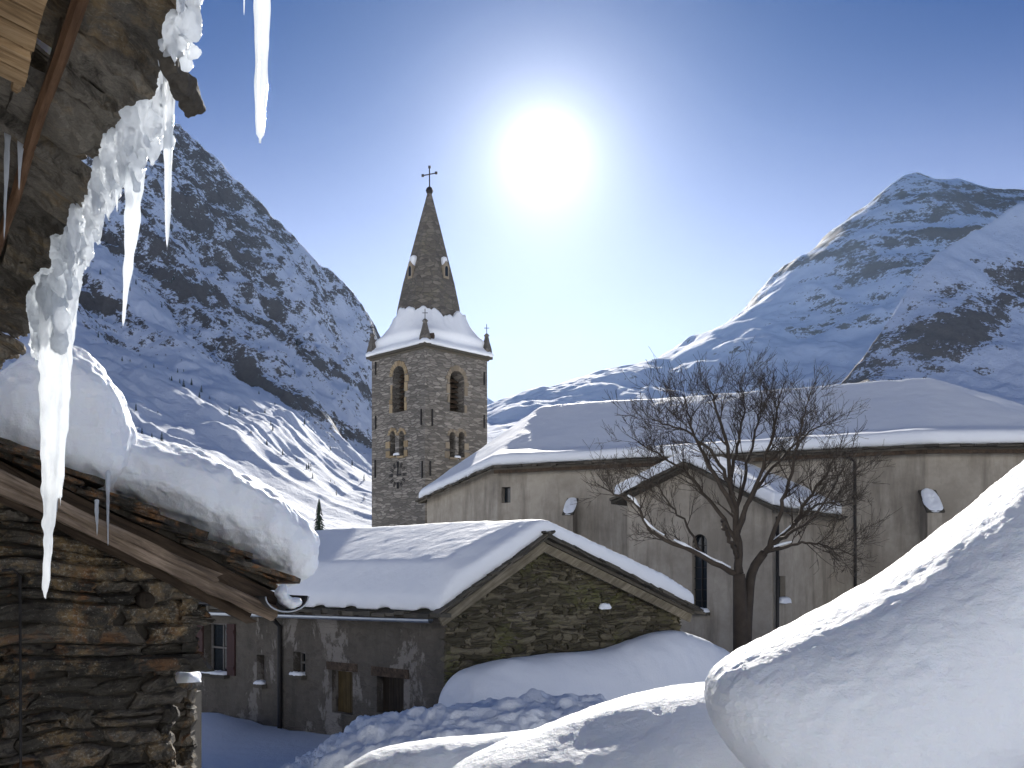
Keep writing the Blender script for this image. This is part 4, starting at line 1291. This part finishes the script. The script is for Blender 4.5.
# the snow blanket in two bodies, as the photo shows a lump lying over the older slope
st = [(-330, 262, 300), (-200, 330, 355), (-60, 400, 418), (40, 424, 470), (100, 428, 497), (150, 434, 521), (190, 444, 541), (220, 455, 555), (250, 472, 570), (275, 490, 581), (292, 505, 587), (303, 519, 588), (309, 533, 580), (311.5, 546, 567), (312, 552, 558)]
sm = sweep('snow_cover', st, pv, hg, rdir, 1.55, 2.7, 240, 170, ref=.6)
def hd(a): return fbm(a / .5, 4, 35) * .075 + fbm(a / .13, 3, 36) * .026 + fbm(a / .04, 2, 34) * .006 + ridged(np.c_[a[:, 0] / .35, a[:, 1] / .35, a[:, 2] / .9], 3, 37) * .012
displace(sm, hd)
for_roof = link('snow_cover', sm, M['snow_near'], hutroof)
st = [(-260, 250, 330), (-140, 325, 395), (-60, 368, 440), (-10, 371, 455), (12, 360, 462), (32, 346, 470), (55, 338, 480), (78, 341, 489), (98, 356, 495), (113, 376, 496), (124, 395, 492), (132, 411, 484), (138, 424, 472), (142, 437, 460), (144, 447, 451)]
pv2 = (ve.x + hn.x * .07, ve.y + hn.y * .07)
sm = sweep('snow_lump', st, pv2, hg, rdir, 1.0, 3.0, 170, 120, ref=.35)
displace(sm, lambda a: fbm(a / .4, 4, 38) * .07 + fbm(a / .1, 3, 39) * .02 + fbm(a / .04, 2, 40) * .005)
link('snow_lump', sm, M['snow_near'], hutroof)
# half-round gutter at the eave, seen end on, with its wire hoop and melting snow
gq = VP_(285, 600) + rdir * .05
gq = P(287, 600, 8.55)
gax = (rdir * 1).normalized(); gx_ = hg
mb = MB(); rows = []
for k2 in range(2):
    p = gq + gax * (3.4 * k2)
    for i in range(13):
        a = math.pi * i / 12 + math.pi
        rows.append(p + gx_ * .185 * math.cos(a) + Z * (.125 * math.sin(a) + .03))
mb.add(rows, grid_faces(2, 13)); mb.add([q + Z * .005 for q in rows], [f[::-1] for f in grid_faces(2, 13)])
mb.add([rows[i] for i in range(13)], [tuple(range(13))]) if False else None
gut = link('gutter', mb.me('gutter', True), M['zinc_dark'], hut)
mb = MB(); mb.tube([gq - gax * .01 + gx_ * .19 * math.cos(math.pi * i / 14 + math.pi) + Z * (.13 * math.sin(math.pi * i / 14 + math.pi) + .03) for i in range(15)] , .0075, 6)
link('rim', mb.me('rim', True), M['zinc'], gut)
mb = MB(); c0 = gq - gax * .02
for a, b_, r_ in ((-.03, .06, .05), (0, .0, .05), (.05, -.03, .055), (.10, -.02, .045), (-.02, .10, .035)):
    q = c0 + gx_ * a + Z * b_ + gax * .08
    mb.tube([q - gax * r_ * 2, q - gax * r_, q + gax * r_, q + gax * 2 * r_], [r_ * .4, r_, r_, r_ * .4], 10)
s_ = remesh(mb.me('s'), .012, 4); link('gutter_snow', s_, M['snow_near'], gut)
# iron rod with a cross bar standing against the wall
q0, q1 = P(20, 576, 7.78), P(20, 800, 7.78); q1.z = .0
mb = MB(); mb.tube([q0, q0.lerp(q1, .5) + Vector((.006, 0, 0)), q1], .011, 8)
q = P(16, 572, 7.78); mb.tube([q - hg * .10 + Z * .01, q - hg * .02 + Z * .02, q0], .010, 6)
solo('iron_rod', mb.me('iron_rod', True), M['iron'], (q1.x, q1.y, 0), 'thin rusty iron rod standing against the stone hut wall', 'iron rod')

# a broken bit of stone wall with a cap of snow beyond the hut's corner
pz = P(186, 690, 11.2)
hp = thing('stone_pillar', (pz.x, pz.y, 0), 'short dark stone pillar with a cap of snow beside the hut corner', 'stone pillar')
mb = MB()
stone_face(mb, -.26, .08, -.2, P(0, 682, 11.2).z, Vector((pz.x, pz.y, 0)), Vector((1, 0, 0)), Vector((0, -1, 0)), .06, None, (5, 4), .07, .16, .12, .3, 5, .006, .01)
link('stones', mb.me('stones'), M['hut'], hp)
mb = MB(); mb.box(Vector((pz.x - .09, pz.y + .20, pz.z / 2 - .05)), (.14, 0, 0), (0, .2, 0), (0, 0, pz.z / 2), .3)
link('core', mb.me('core'), M['hut_core'], hp)
s_ = lump(Vector((pz.x + .0, pz.y + .12, P(0, 682, 11.2).z - .01)), (.12, 0, 0), (0, .24, 0), .15, 4, .2); link('snow_cap', s_, M['snow_near'], hp)

# ------------------------------------------------------------------ overhanging eave at the upper left
h_ = 1.4
ea = Vector((-.558 * h_, 1.733 * h_, CZ + h_)); eb = Vector((-2.473 * h_, 4.83 * h_, CZ + h_))
ed = (eb - ea).normalized(); en = Vector((-ed.y, ed.x, 0)); en = en if en.x < 0 else -en     # inwards, up the roof
rise = .46
eave = thing('eave_roof', (ea.x - 1.2, ea.y, 0), 'old stone slab roof overhanging close at upper left, seen from below', 'roof')
def EP(u, wv, o=0): q = ea + ed * u + en * wv; return Vector((q.x, q.y, CZ + h_ + wv * rise + o))
Lend = (eb - ea).length
mb = MB(); rr = random.Random(41); u = -2.2; k = 0
nrm_dn = Vector((en.x * rise, en.y * rise, -1)).normalized()
while u < Lend + .02:
    l = rr.uniform(.34, .62)
    if u + l > Lend - .2: l = Lend - u + .05
    for lay in range(3):
        th = rr.uniform(.035, .055); w0 = (-.035, .05, .15)[lay] + rr.uniform(-.03, .03); o = lay * .07 + rr.uniform(-.03, .012)
        a0, a1 = u + (0 if lay == 0 else rr.uniform(-.2, .2)) , u + l * 1.04 + (0 if lay == 0 else rr.uniform(-.2, .2))
        if lay and a1 > Lend: a1 = Lend
        nu, nw_ = 26, 22
        top_, bot_ = [], []
        sd = rr.uniform(0, 100); tiltu = rr.uniform(-.07, .07); wid = (rr.uniform(.20, .5), .72, .72)[lay]
        U, W_ = np.meshgrid(np.linspace(0, 1, nu), np.linspace(0, 1, nw_), indexing='ij')
        pts = np.c_[U.ravel() * (a1 - a0) * 5, W_.ravel() * 4, np.full(nu * nw_, sd)]
        nz = fbm(pts, 4, 43) * .026 + np.round(fbm(pts * .55 + 7, 2, 45) * 3) * .013
        ez = fbm(np.c_[U.ravel() * 4 + sd, np.full(nu * nw_, sd), Z0(U.ravel())], 3, 46) * .03
        ezu = fbm(np.c_[W_.ravel() * 3 + sd, np.full(nu * nw_, sd + 3), Z0(U.ravel())], 3, 48) * .035
        for i, (uu, ww) in enumerate(zip(U.ravel(), W_.ravel())):
            wv = w0 + ez[i] * (1 - ww) + ez[(i * 7) % len(ez)] * 0 + ww * wid
            ub = a0 + (a1 - a0) * uu + ezu[i] * (1 if uu < .5 else -1) * (1 if 0 < uu < 1 else 1)
            edge = min(uu, 1 - uu, ww * 1.6) * 2
            bot_.append(EP(ub, wv, o + nz[i] + tiltu * (uu - .5) + (.018 if edge < .1 else 0)))
            top_.append(EP(ub, wv, o + th * 1.0 + nz[i] * .3))
        tv = rr.random(); n_ = nu * nw_
        f_ = [f[::-1] for f in grid_faces(nu, nw_)] + [tuple(i + n_ for i in f) for f in grid_faces(nu, nw_)]
        for i in range(nu - 1):
            f_.append((i * nw_, (i + 1) * nw_, (i + 1) * nw_ + n_, i * nw_ + n_))
            f_.append(((i + 1) * nw_ - 1 + n_, (i + 2) * nw_ - 1 + n_, (i + 2) * nw_ - 1, (i + 1) * nw_ - 1))
        for j in range(nw_ - 1):
            f_.append((j, j + n_, j + 1 + n_, j + 1)); q = (nu - 1) * nw_
            f_.append((q + j, q + j + 1, q + j + 1 + n_, q + j + n_))
        mb.add(bot_ + top_, f_, tv)
    u += l; k += 1
link('slabs', mb.me('slabs'), M['slab'], eave)
# the roof body further up, its snow, and the house wall that carries it
mb = MB()
mb.prism([EP(-2.2, .5, .22), EP(-2.2, 4, .22), EP(-2.2, 4, .32), EP(-2.2, .5, .32)], ed * (Lend + 2.2))
link('roof_deck', mb.me('roof_deck'), M['slab'], eave)
sv = [EP(-2.2, .06, .24), EP(Lend, .06, .24), EP(Lend, 4, .34), EP(-2.2, 4, .34)]
sm = solid(sv, [(0, 1, 2, 3)], [.12, .12, .6, .6], .06, 5)
link('snow_cover', sm, M['snow_near'], eave)
# rusty batten running under the slabs
rb = random.Random(4)
mb = MB()
mb.tube([EP(-2.2 + k * .4, .215 + rb.uniform(-.006, .006), -.035 + rb.uniform(-.004, .004)) for k in range(18) if -2.2 + k * .4 < Lend], .020, 7)
link('batten', mb.me('batten'), M['wood_rust'], eave)
# boarded underside further in and the wall below it
mb = MB()
for k in range(9):
    a0 = -2.2 + k * .62
    mb.prism([EP(a0 + .01, .36, -.07), EP(a0 + .60, .36, -.07 + rb.uniform(-.015, .015)), EP(a0 + .60, .40, -.02), EP(a0 + .01, .40, -.02)], en * .5 + Z * .5 * rise)
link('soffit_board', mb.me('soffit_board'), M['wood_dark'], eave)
for k in range(4):      # the warm planks of a shutter leaf hanging at the top corner
    pass
pa_, pb_ = EP(.62, .43, -.10), EP(-1.4, .43, -.10)
mb = MB()
for k in range(20):
    c0 = EP(.62 - k * .105, .375, -.13); c1 = EP(.62 - k * .105 - .092, .375, -.13)
    mb.box((c0 + c1) / 2 + en * .14 + Vector((0, 0, rb.uniform(-.012, .006))), ed * .045, (en + Z * rise * .6).normalized() * .22 + ed * rb.uniform(-.004, .004), Vector((0, 0, .012)), None, .004)
pk = link('plank_panel', mb.me('plank_panel'), M['wood_warm'], eave)
mb = MB(); mb.tube([EP(.70, .315, -.15), EP(.2, .31, -.145), EP(-1.4, .305, -.14)], .014, 6)
link('panel_edge', mb.me('panel_edge'), M['wood_warm'], pk)
mb = MB()
wq = [EP(.35, 1.25, 0), EP(Lend - .4, 1.25, 0)]
mb.prism([Vector((wq[0].x, wq[0].y, 0)), Vector((wq[1].x, wq[1].y, 0)), wq[1] + Z * .15, wq[0] + Z * .15], en * .6)
link('wall', mb.me('wall'), M['hut_core'], eave)

# ------------------------------------------------------------------ ice
def eave_u(px): return on_line(px, (ea.x, ea.y), ed)
def icicle(px0, y0, y1, wpx, Y, strands=1, seed=1, lean=0.0, blunt=.08):
    """a ribbed tapering spike of ice: top (px0,y0) to tip (px0+lean,y1)"""
    rr = random.Random(seed)
    top, tip = P(px0, y0, Y), P(px0 + lean, y1, Y)
    L = (top - tip).length; r0 = wpx / F * Y / 2
    nr, nk = 70, 26
    v = []
    for i in range(nr):
        k = i / (nr - 1)
        c = top.lerp(tip, k) + Vector((math.sin(k * 5 + seed) * .10, math.cos(k * 4 + seed) * .10, 0)) * r0 * (1 - k)
        r = r0 * min(1, math.sqrt(k / .04 + .004)) * ((1 - k) ** .80 * (1 - blunt) + blunt * (1 if k < .985 else .3)) * (1 + .07 * math.sin(k * L * 46 + seed) + .05 * math.sin(k * L * 83))
        for j in range(nk):
            a = 2 * math.pi * j / nk
            lob = 1 + (.20 * math.cos(a * strands + seed + k * .8) + .10 * math.cos(a * 5 + seed * 2)) * (1 - k * .4)
            v.append(c + Vector((math.cos(a) * r * lob, math.sin(a) * r * lob * .85, 0)))
    f = grid_faces(nr, nk, False, True) + [tuple(range(nk))[::-1], tuple(range((nr - 1) * nk, nr * nk))]
    me = mesh('icicle', v, f, True)
    bm = bmesh.new(); bm.from_mesh(me); bmesh.ops.recalc_face_normals(bm, faces=bm.faces); bm.to_mesh(me); bm.free()
    displace(me, lambda a: fbm(a / np.array([.03, .03, .09]), 3, seed) * r0 * .16)
    return me, top
def ice_thing(me, top, label, group='icicles hanging from the roof edges', mat='ice'):
    return solo('icicle', me, M[mat], top, label, 'icicle', group)
Yof = lambda px: (ea + ed * eave_u(px)).y
def join(parts):
    v, f = [], []
    for me in parts:
        o = len(v); v += [tuple(q.co) for q in me.vertices]; f += [tuple(i + o for i in p.vertices) for p in me.polygons]
    return mesh('icicle', v, f, True)
Yb = Yof(58)
a1, t1 = icicle(60, 278, 600, 34, Yb, 3, 3, -15); a2, _ = icicle(46, 330, 520, 15, Yb - .03, 2, 8, -2); a3, _ = icicle(66, 320, 512, 13, Yb + .02, 2, 12, -5); a4, _ = icicle(74, 268, 420, 12, Yb + .03, 2, 19, -8)
ice_thing(remesh(join([a1, a2, a3, a4]), .008, 1), t1, 'longest thick icicle of the overhanging roof, hanging down past the hut eave', mat='ice')
for (x0, y0, y1, w_, ln_, sd, lab) in (
    (136, 160, 326, 17, -13, 5, 'long tapering icicle with a wavy tip, hanging before the rocky mountainside'),
    (170, 60, 250, 15, -3, 9, 'slender straight icicle beside the dark stone sticking out of the ice'),
    (117, 172, 213, 6, 0, 14, 'short thin icicle between two long ones under the ice crust'),
    (264, -160, 143, 20, -4, 23, 'lone blunt icicle hanging into the blue sky, right of the others'),
    (245, -100, 15, 7, -1, 27, 'tip of an icicle just showing at the top edge in the blue sky')):
    me, top = icicle(x0, y0, y1, w_, Yof(x0) + (.0 if x0 < 200 else 0), 2, sd, ln_, .36 if x0 > 250 else .06)
    ice_thing(me, top, lab)
for (px, y0, y1, w_, sd, lab) in ((10, 84, 240, 9, 33, 'dull icicle in the shade under the overhanging roof, nearest the planks'), (22, 92, 190, 9, 37, 'dull shaded icicle beside the brown planks, close to the rusty batten')):
    Yq = EP(eave_u(px) * .6, .45).y
    me, top = icicle(px, y0, y1, w_, 3.4, 2, sd, -6 if px < 15 else -3)
    ice_thing(me, top, lab)
for (px, y0, y1, w_, lab) in ((97, 499, 536, 5, 'short icicle on the hut eave under the snow lump, the left one'), (108, 470, 546, 5, 'thin long icicle trickling down from the snow lump onto the hut verge'), (57, 478, 512, 4, 'tiny icicle on the hut verge just behind the longest icicle')):
    q = VP_(px, y0) + hn * .10
    me, top = icicle(px, y0, y1, w_, q.y, 2, px)
    ice_thing(me, top, lab)
# ragged crust of ice and frozen snow along the slab edge
mb = MB(); rr = random.Random(51)
def blob(px, py, r, dy=0.0, el=1.0):
    Y = Yof(px) + dy
    c = P(px, py, Y); R = r / F * Y
    rows = []
    for i in range(9):
        th = math.pi * (i + .02) / 8.04
        for j in range(10):
            a = 2 * math.pi * j / 10
            rows.append(c + Vector((math.sin(th) * math.cos(a) * R, math.sin(th) * math.sin(a) * R * .8, math.cos(th) * R * el)))
    mb.add(rows, grid_faces(9, 10, False, True) + [tuple(range(10)), tuple(range(80, 90))[::-1]])
outline = [(206, -40, 14), (200, -20, 13), (196, 0, 12), (192, 14, 13), (186, 28, 14), (181, 42, 13), (176, 55, 10), (171, 66, 9), (168, 80, 7), (168, 95, 7), (170, 108, 7), (163, 112, 13), (155, 118, 18), (148, 128, 18), (140, 138, 18), (132, 148, 18), (124, 160, 17), (117, 172, 15), (109, 186, 14), (102, 199, 14), (96, 210, 14), (90, 220, 14), (84, 231, 15), (78, 244, 16), (72, 258, 17), (67, 272, 18), (62, 286, 19), (57, 300, 20), (53, 315, 18), (48, 330, 14), (193, 52, 7), (187, 62, 7), (191, 30, 10)]
edge_px = [(x - 4, y, r) for x, y, r in outline[:30]]
def along(k):
    i = min(int(k), 28); f_ = k - i
    return [edge_px[i][q] + (edge_px[i + 1][q] - edge_px[i][q]) * f_ for q in range(3)]
k = 0.0
while k < 29:
    x, y, r = along(k)
    for _ in range(2):
        xx, yy = x + rr.uniform(-.9, .7) * r, y + rr.uniform(-.7, .7) * r
        L_ = rr.uniform(.8, 2.6) * r * (1.5 if rr.random() < .2 else 1)
        Yq = Yof(x) + rr.uniform(-.04, .04); w0 = rr.uniform(.22, .50) * r / F * Yq
        n_ = 7; mb.tube([P(xx + rr.uniform(-.6, .6), yy - r * .5 + L_ * q / (n_ - 1), Yq + .01 * math.sin(q)) for q in range(n_)], [w0 * (.75, 1.0, 1.0, .85, .66, .45, .16)[q] * rr.uniform(.85, 1.15) for q in range(n_)], 8)
    k += rr.uniform(.10, .2)
for (x, y, r) in outline[30:]: blob(x, y, r * .9, 0, 1.3)
for (x, y) in ((135, 165), (137, 185), (133, 200), (117, 180), (62, 320), (60, 340), (47, 335), (170, 120), (169, 140), (40, 330), (38, 345), (35, 320)):
    blob(x, y, rr.uniform(5, 9), 0, 1.8)
cme = remesh(mb.me('ice_crust'), .0065, 4)
displace(cme, lambda a: fbm(a / np.array([.05, .05, .11]), 3, 57) * .014 + fbm(a / .018, 3, 58) * .009)
solo('ice_crust', cme, M['ice_white'], tuple(ea), 'ragged crust of frozen snow and ice clinging along the stone slab edge', 'ice crust')
# dark stone tip sticking out of the crust
mb = MB(); q = P(181, 82, Yof(174) + .02); mb.box(q, (.024, 0, .010), (0, .10, 0), (-.010, 0, .036), .1, .006); mb.box(q + Vector((.012, 0, -.012)), (.018, 0, -.012), (0, .06, 0), (.010, 0, .022), .1, .004)
s_ = remesh(mb.me('slab_tip'), .006, 4); displace(s_, lambda a: fbm(a / .03, 3, 77) * .012)
link('slab_tip', s_, M['hut_core'], eave)

# ------------------------------------------------------------------ snow bodies in the foreground and the courtyard
st = [(711.8, 690, 697), (714, 679, 712), (718, 671, 723), (726, 663, 737), (740, 653, 757), (760, 642, 778), (800, 622, 808), (850, 596, 822), (900, 566, 812), (950, 528, 788), (1000, 486, 764), (1024, 466, 754), (1080, 424, 735), (1150, 372, 715), (1300, 270, 660), (1500, 140, 600)]
sm = sweep('snow_drift', st, (0, 4.2), (1, 0.02), (0, 1), .95, 2.35, 430, 280)
def pd(a):
    top = np.clip((a[:, 2] - (CZ + (HZ - 640 + (a[:, 0] - 1.0) * 75) / F * 5)) / .25, 0, 1)
    rp = ridged(np.c_[(a[:, 0] + a[:, 2] * .9) / .16, a[:, 1] / .12, (a[:, 2] - a[:, 0] * .5) / .10], 3, 63)
    return fbm(a / .8, 2, 61) * .03 + fbm(a / .16, 3, 62) * .006 + rp * .0065 * (1 - top * .5) + fbm(a / .05, 3, 64) * (.0025 + .0045 * top) + fbm(a / .022, 2, 59) * (.001 + .004 * top)
displace(sm, pd)
pillow = solo('snow_drift', sm, M['snow_near'], (1.6, 5.6, 2.4), 'huge rounded overhanging snow drift filling the lower right corner', 'snow drift')
# the low wall that carries it, of which a dark corner shows
mb = MB()
stone_face(mb, 0, 3.2, .0, 2.42, Vector((1.9, 5.5, 0)), Vector((1, 0, 0)), Vector((0, -1, 0)), .08, None, (5, 4), .1, .22, .25, .7, 15, .01, .03)
mb.box(Vector((3.5, 5.85, 1.2)), (1.6, 0, 0), (0, .33, 0), (0, 0, 1.2), .2)
mb.box(Vector((3.6, 5.75, 2.46)), (1.75, 0, .0), (0, .5, 0), (0, 0, .05), .2, .02)
solo('garden_wall', mb.me('garden_wall'), M['hut'], (3.5, 5.8, 0), 'dark stone wall under the huge snow drift, at the lower right corner', 'wall')

st = [(440, 790, 820), (452, 772, 850), (470, 760, 880), (500, 746, 905), (540, 730, 920), (580, 713, 930), (620, 699, 935), (660, 690, 935), (700, 685, 935), (740, 684, 935), (800, 690, 935), (870, 705, 930), (940, 740, 920), (990, 800, 880), (1000, 835, 850)]
sm = sweep('snow_drift', st, (0, 6.8), (1, .03), (0, 1), 1.35, 2.05, 220, 150)
def lob(a):
    # a melted hollow in the near face
    d = np.hypot((a[:, 0] - .62) / .75, (a[:, 2] - 2.35) / .26)
    face = np.clip((7.9 - a[:, 1]) / .35, 0, 1)
    return fbm(a / .8, 2, 65) * .025 + fbm(a / .10, 3, 66) * .007 - .07 * np.exp(-d ** 2) * face + fbm(a / .035, 2, 67) * .004
displace(sm, lob)
solo('snow_drift', sm, M['snow_near'], (.9, 8.5, 1.0), 'smooth snow drift with a shallow hollow in its face, left of the huge drift', 'snow drift')
st = [(322, 790, 830), (334, 776, 850), (350, 764, 880), (380, 749, 905), (430, 739, 915), (480, 735, 918), (530, 731, 918), (575, 730, 918), (630, 738, 910), (680, 760, 900), (705, 800, 860)]
sm = sweep('snow_drift', st, (0, 9.3), (1, .03), (0, 1), .75, 2.1, 170, 120)
displace(sm, lambda a: fbm(a / .8, 2, 68) * .025 + fbm(a / .10, 3, 69) * .010 + fbm(a / .035, 2, 60) * .004)
solo('snow_drift', sm, M['snow_near'], (-.4, 10.4, .9), 'low rounded snow drift at the bottom edge, partly behind the hollowed drift', 'snow drift')
# ploughed heap
st = [(225, 806, 866), (250, 786, 884), (275, 773, 902), (296, 762, 905), (318, 746, 905), (345, 729, 905), (380, 718, 905), (420, 711, 905), (455, 704, 905), (520, 699, 905), (580, 698, 905), (640, 712, 905), (690, 740, 890), (720, 795, 860)]
sm = sweep('snow_heap', st, (0, 13.3), (1, .06), (0, 1), 1.7, 2.0, 300, 200)
def heap(a):
    c = ridged(a / .9, 3, 81) * .06 + fbm(a / .3, 4, 82) * .09 + np.maximum(fbm(a / .4, 2, 83), 0) * .14 + fbm(a / .07, 3, 80) * .05
    q = np.round(fbm(a / .35, 2, 84) * 4) / 4 * .04
    return c + q - .06
displace(sm, heap)
solo('snow_heap', sm, M['snow_rough'], (-.6, 15.8, 0), 'rough heap of ploughed snow chunks in the shaded courtyard', 'snow heap')
# drift against the gable wall
st = [(446, 712, 760), (452, 694, 775), (460, 677, 785), (474, 667, 790), (500, 660, 795), (540, 655, 800), (600, 650, 800), (632, 641, 800), (660, 633, 800), (680, 633, 800), (705, 640, 800), (735, 662, 795), (765, 690, 780), (785, 720, 760)]
p_ = (Lc.x + gn.x * 1.35, Lc.y + gn.y * 1.35)
sm = sweep('snow_drift', st, p_, gd, -gn, .85, 2.3, 170, 110)
displace(sm, lambda a: fbm(a / 1.2, 3, 85) * .09 + fbm(a / .3, 3, 86) * .02)
q = GW(590, 700)
solo('snow_drift', sm, M['snow_far'], (q.x, q.y - 1.0, 0), 'tall smooth drift of snow piled against the gable of the low stone house', 'snow drift')

# ------------------------------------------------------------------ the bare tree
YT = 25.0
tb = P(742, 640, YT); tb = Vector((tb.x, tb.y, -.1))
tree = thing('bare_tree', tb, 'leafless dark spreading tree standing in front of the church wall', 'tree')
rt = random.Random(17)
tk, lim, twg, sno = MB(), MB(), MB(), MB()
def path(pts, dy):
    n_ = len(pts); pts = [(x, y if y > 520 else 520 - (520 - y) * .86) for x, y in pts]; return [P(x, y, YT + dy * (i / (n_ - 1)) ** .9) for i, (x, y) in enumerate(pts)]
def sm_path(pts, m=14):
    a = catmull([tuple(p) for p in pts], m); return [Vector(q) for q in a]
trunk = sm_path([Vector((tb.x, tb.y, -.3))] + path([(741, 640), (740, 600), (739, 574)], 0), 12)
tk.tube(trunk, [.22 - .07 * i / 11 for i in range(12)], 12)
tr2 = sm_path([Vector((tb.x + .1, tb.y + .1, 0))] + path([(746, 640), (748, 605), (752, 572), (764, 553)], .2), 12)
tk.tube(tr2, [.16 - .05 * i / 11 for i in range(12)], 10)
limbs = [
    ([(738, 574), (720, 566), (702, 557), (680, 546), (660, 536), (645, 524), (636, 502), (622, 492), (612, 489)], -.4, .115, .022),
    ([(739, 574), (737, 545), (735, 510), (731, 470), (726, 430), (716, 390), (712, 372)], 0, .17, .018),
    ([(764, 553), (778, 540), (795, 524), (808, 495), (824, 470), (832, 452)], .3, .13, .018),
    ([(737, 545), (722, 515), (705, 490), (688, 468), (662, 445), (640, 432)], .9, .10, .016),
    ([(736, 530), (748, 500), (760, 470), (770, 430), (777, 395), (780, 376)], -.6, .11, .016),
    ([(735, 510), (716, 470), (702, 440), (691, 410), (686, 384)], -1.2, .10, .016),
    ([(764, 553), (788, 546), (808, 543), (826, 546), (846, 552)], -.8, .075, .014),
    ([(737, 535), (752, 492), (776, 455), (802, 425), (822, 408)], 1.6, .10, .016),
    ([(733, 490), (722, 460), (702, 430), (676, 412), (655, 405)], -1.9, .085, .014),
    ([(795, 524), (812, 506), (830, 500), (846, 504)], .9, .065, .014),
    ([(731, 470), (738, 430), (744, 395), (742, 368)], 1.2, .08, .014),
    ([(770, 545), (782, 505), (792, 460), (800, 420), (806, 390)], -1.5, .10, .015),
    ([(702, 557), (690, 530), (672, 505), (655, 480), (632, 465)], 1.2, .06, .012),
    ([(738, 560), (728, 536), (722, 520)], -1.0, .085, .05),
    ([(778, 540), (796, 530), (816, 515), (834, 480), (842, 462)], -2.0, .075, .013),
    ([(735, 515), (745, 470), (752, 430), (760, 395), (762, 372)], 2.2, .085, .014)]
def grow(p, d, L, r, lev):
    n_ = 5 if lev < 3 else 4
    pts, q, dd = [p], Vector(p), Vector(d)
    for i in range(n_):
        dd = (dd + Vector((rt.gauss(0, .085), rt.gauss(0, .085), rt.gauss(0, .07) + .035)) ).normalized()
        q = q + dd * (L / n_); pts.append(Vector(q))
    rad = [max(r * (1 - .72 * i / n_), .0045) for i in range(n_ + 1)]
    twg.tube(pts, rad, 5 if lev < 2 else (4 if lev < 3 else 3), None, False)
    if lev >= 3: return
    for k in range((6, 6, 4)[lev] + rt.randint(-1, 1)):
        i = rt.randint(1, n_); b_ = pts[i]
        ax = dd.orthogonal(); ax.rotate(__import__('mathutils').Quaternion(dd, rt.uniform(0, 6.28)))
        nd_ = (dd * rt.uniform(.6, 1) + ax * rt.uniform(.3, .7) + Vector((0, 0, rt.uniform(0, .35)))).normalized()
        grow(b_, nd_, L * rt.uniform(.42, .68), max(rad[i] * .62, .0045), lev + 1)
ctr_ = P(738, 560, YT)
for pts, dy, ra, rb_ in limbs:
    pp = sm_path(path(pts, dy), 18)
    pp = [q + Vector((rt.gauss(0, .02), rt.gauss(0, .02), rt.gauss(0, .02))) * (1 if 0 < i else 0) for i, q in enumerate(pp)]
    ra *= .72; rr_ = [ra + (rb_ - ra) * (i / 17) ** .7 for i in range(18)]
    lim.tube(pp, rr_, 8)
    if rb_ > .04: continue
    for i in range(5, 18):
        if rt.random() < .86:
            for _ in range(1 if i < 9 else 2):
                d = (pp[min(i + 1, 17)] - pp[i - 1]).normalized()
                outw = (pp[i] - ctr_).normalized()
                ax = d.orthogonal(); ax.rotate(__import__('mathutils').Quaternion(d, rt.uniform(0, 6.28)))
                dd = (d * .6 + ax * .75 + outw * .25 + Vector((0, 0, .32))).normalized()
                grow(pp[i], dd, rt.uniform(.5, .95), max(rr_[i] * .45, .0065), 1)
    grow(pp[-1], (pp[-1] - pp[-3]).normalized(), .55, rb_, 1)
# snow lying on the low left limb and in the forks
for (pts, dy, i0, i1) in ((limbs[0][0], -.4, 1, 13), (limbs[2][0], .3, 2, 7), (limbs[6][0], -.8, 2, 6)):
    pp = sm_path(path(pts, dy), 18); u = i0
    while u < i1:
        seg = rt.randint(2, 4)
        ps = [pp[j] + Z * .085 for j in range(u, min(u + seg, 18))]
        if len(ps) > 1: sno.tube(ps, [.02] + [rt.uniform(.03, .048)] * (len(ps) - 2) + [.02], 8)
        u += seg - 1 + (rt.random() < .3)
link('trunk', tk.me('trunk', True), M['bark'], tree)
link('limbs', lim.me('limbs', True), M['bark'], tree)
link('crown', twg.me('crown'), M['bark'], tree)
s_ = sno.me('branch_snow', True); link('branch_snow', s_, M['snow_far'], tree)
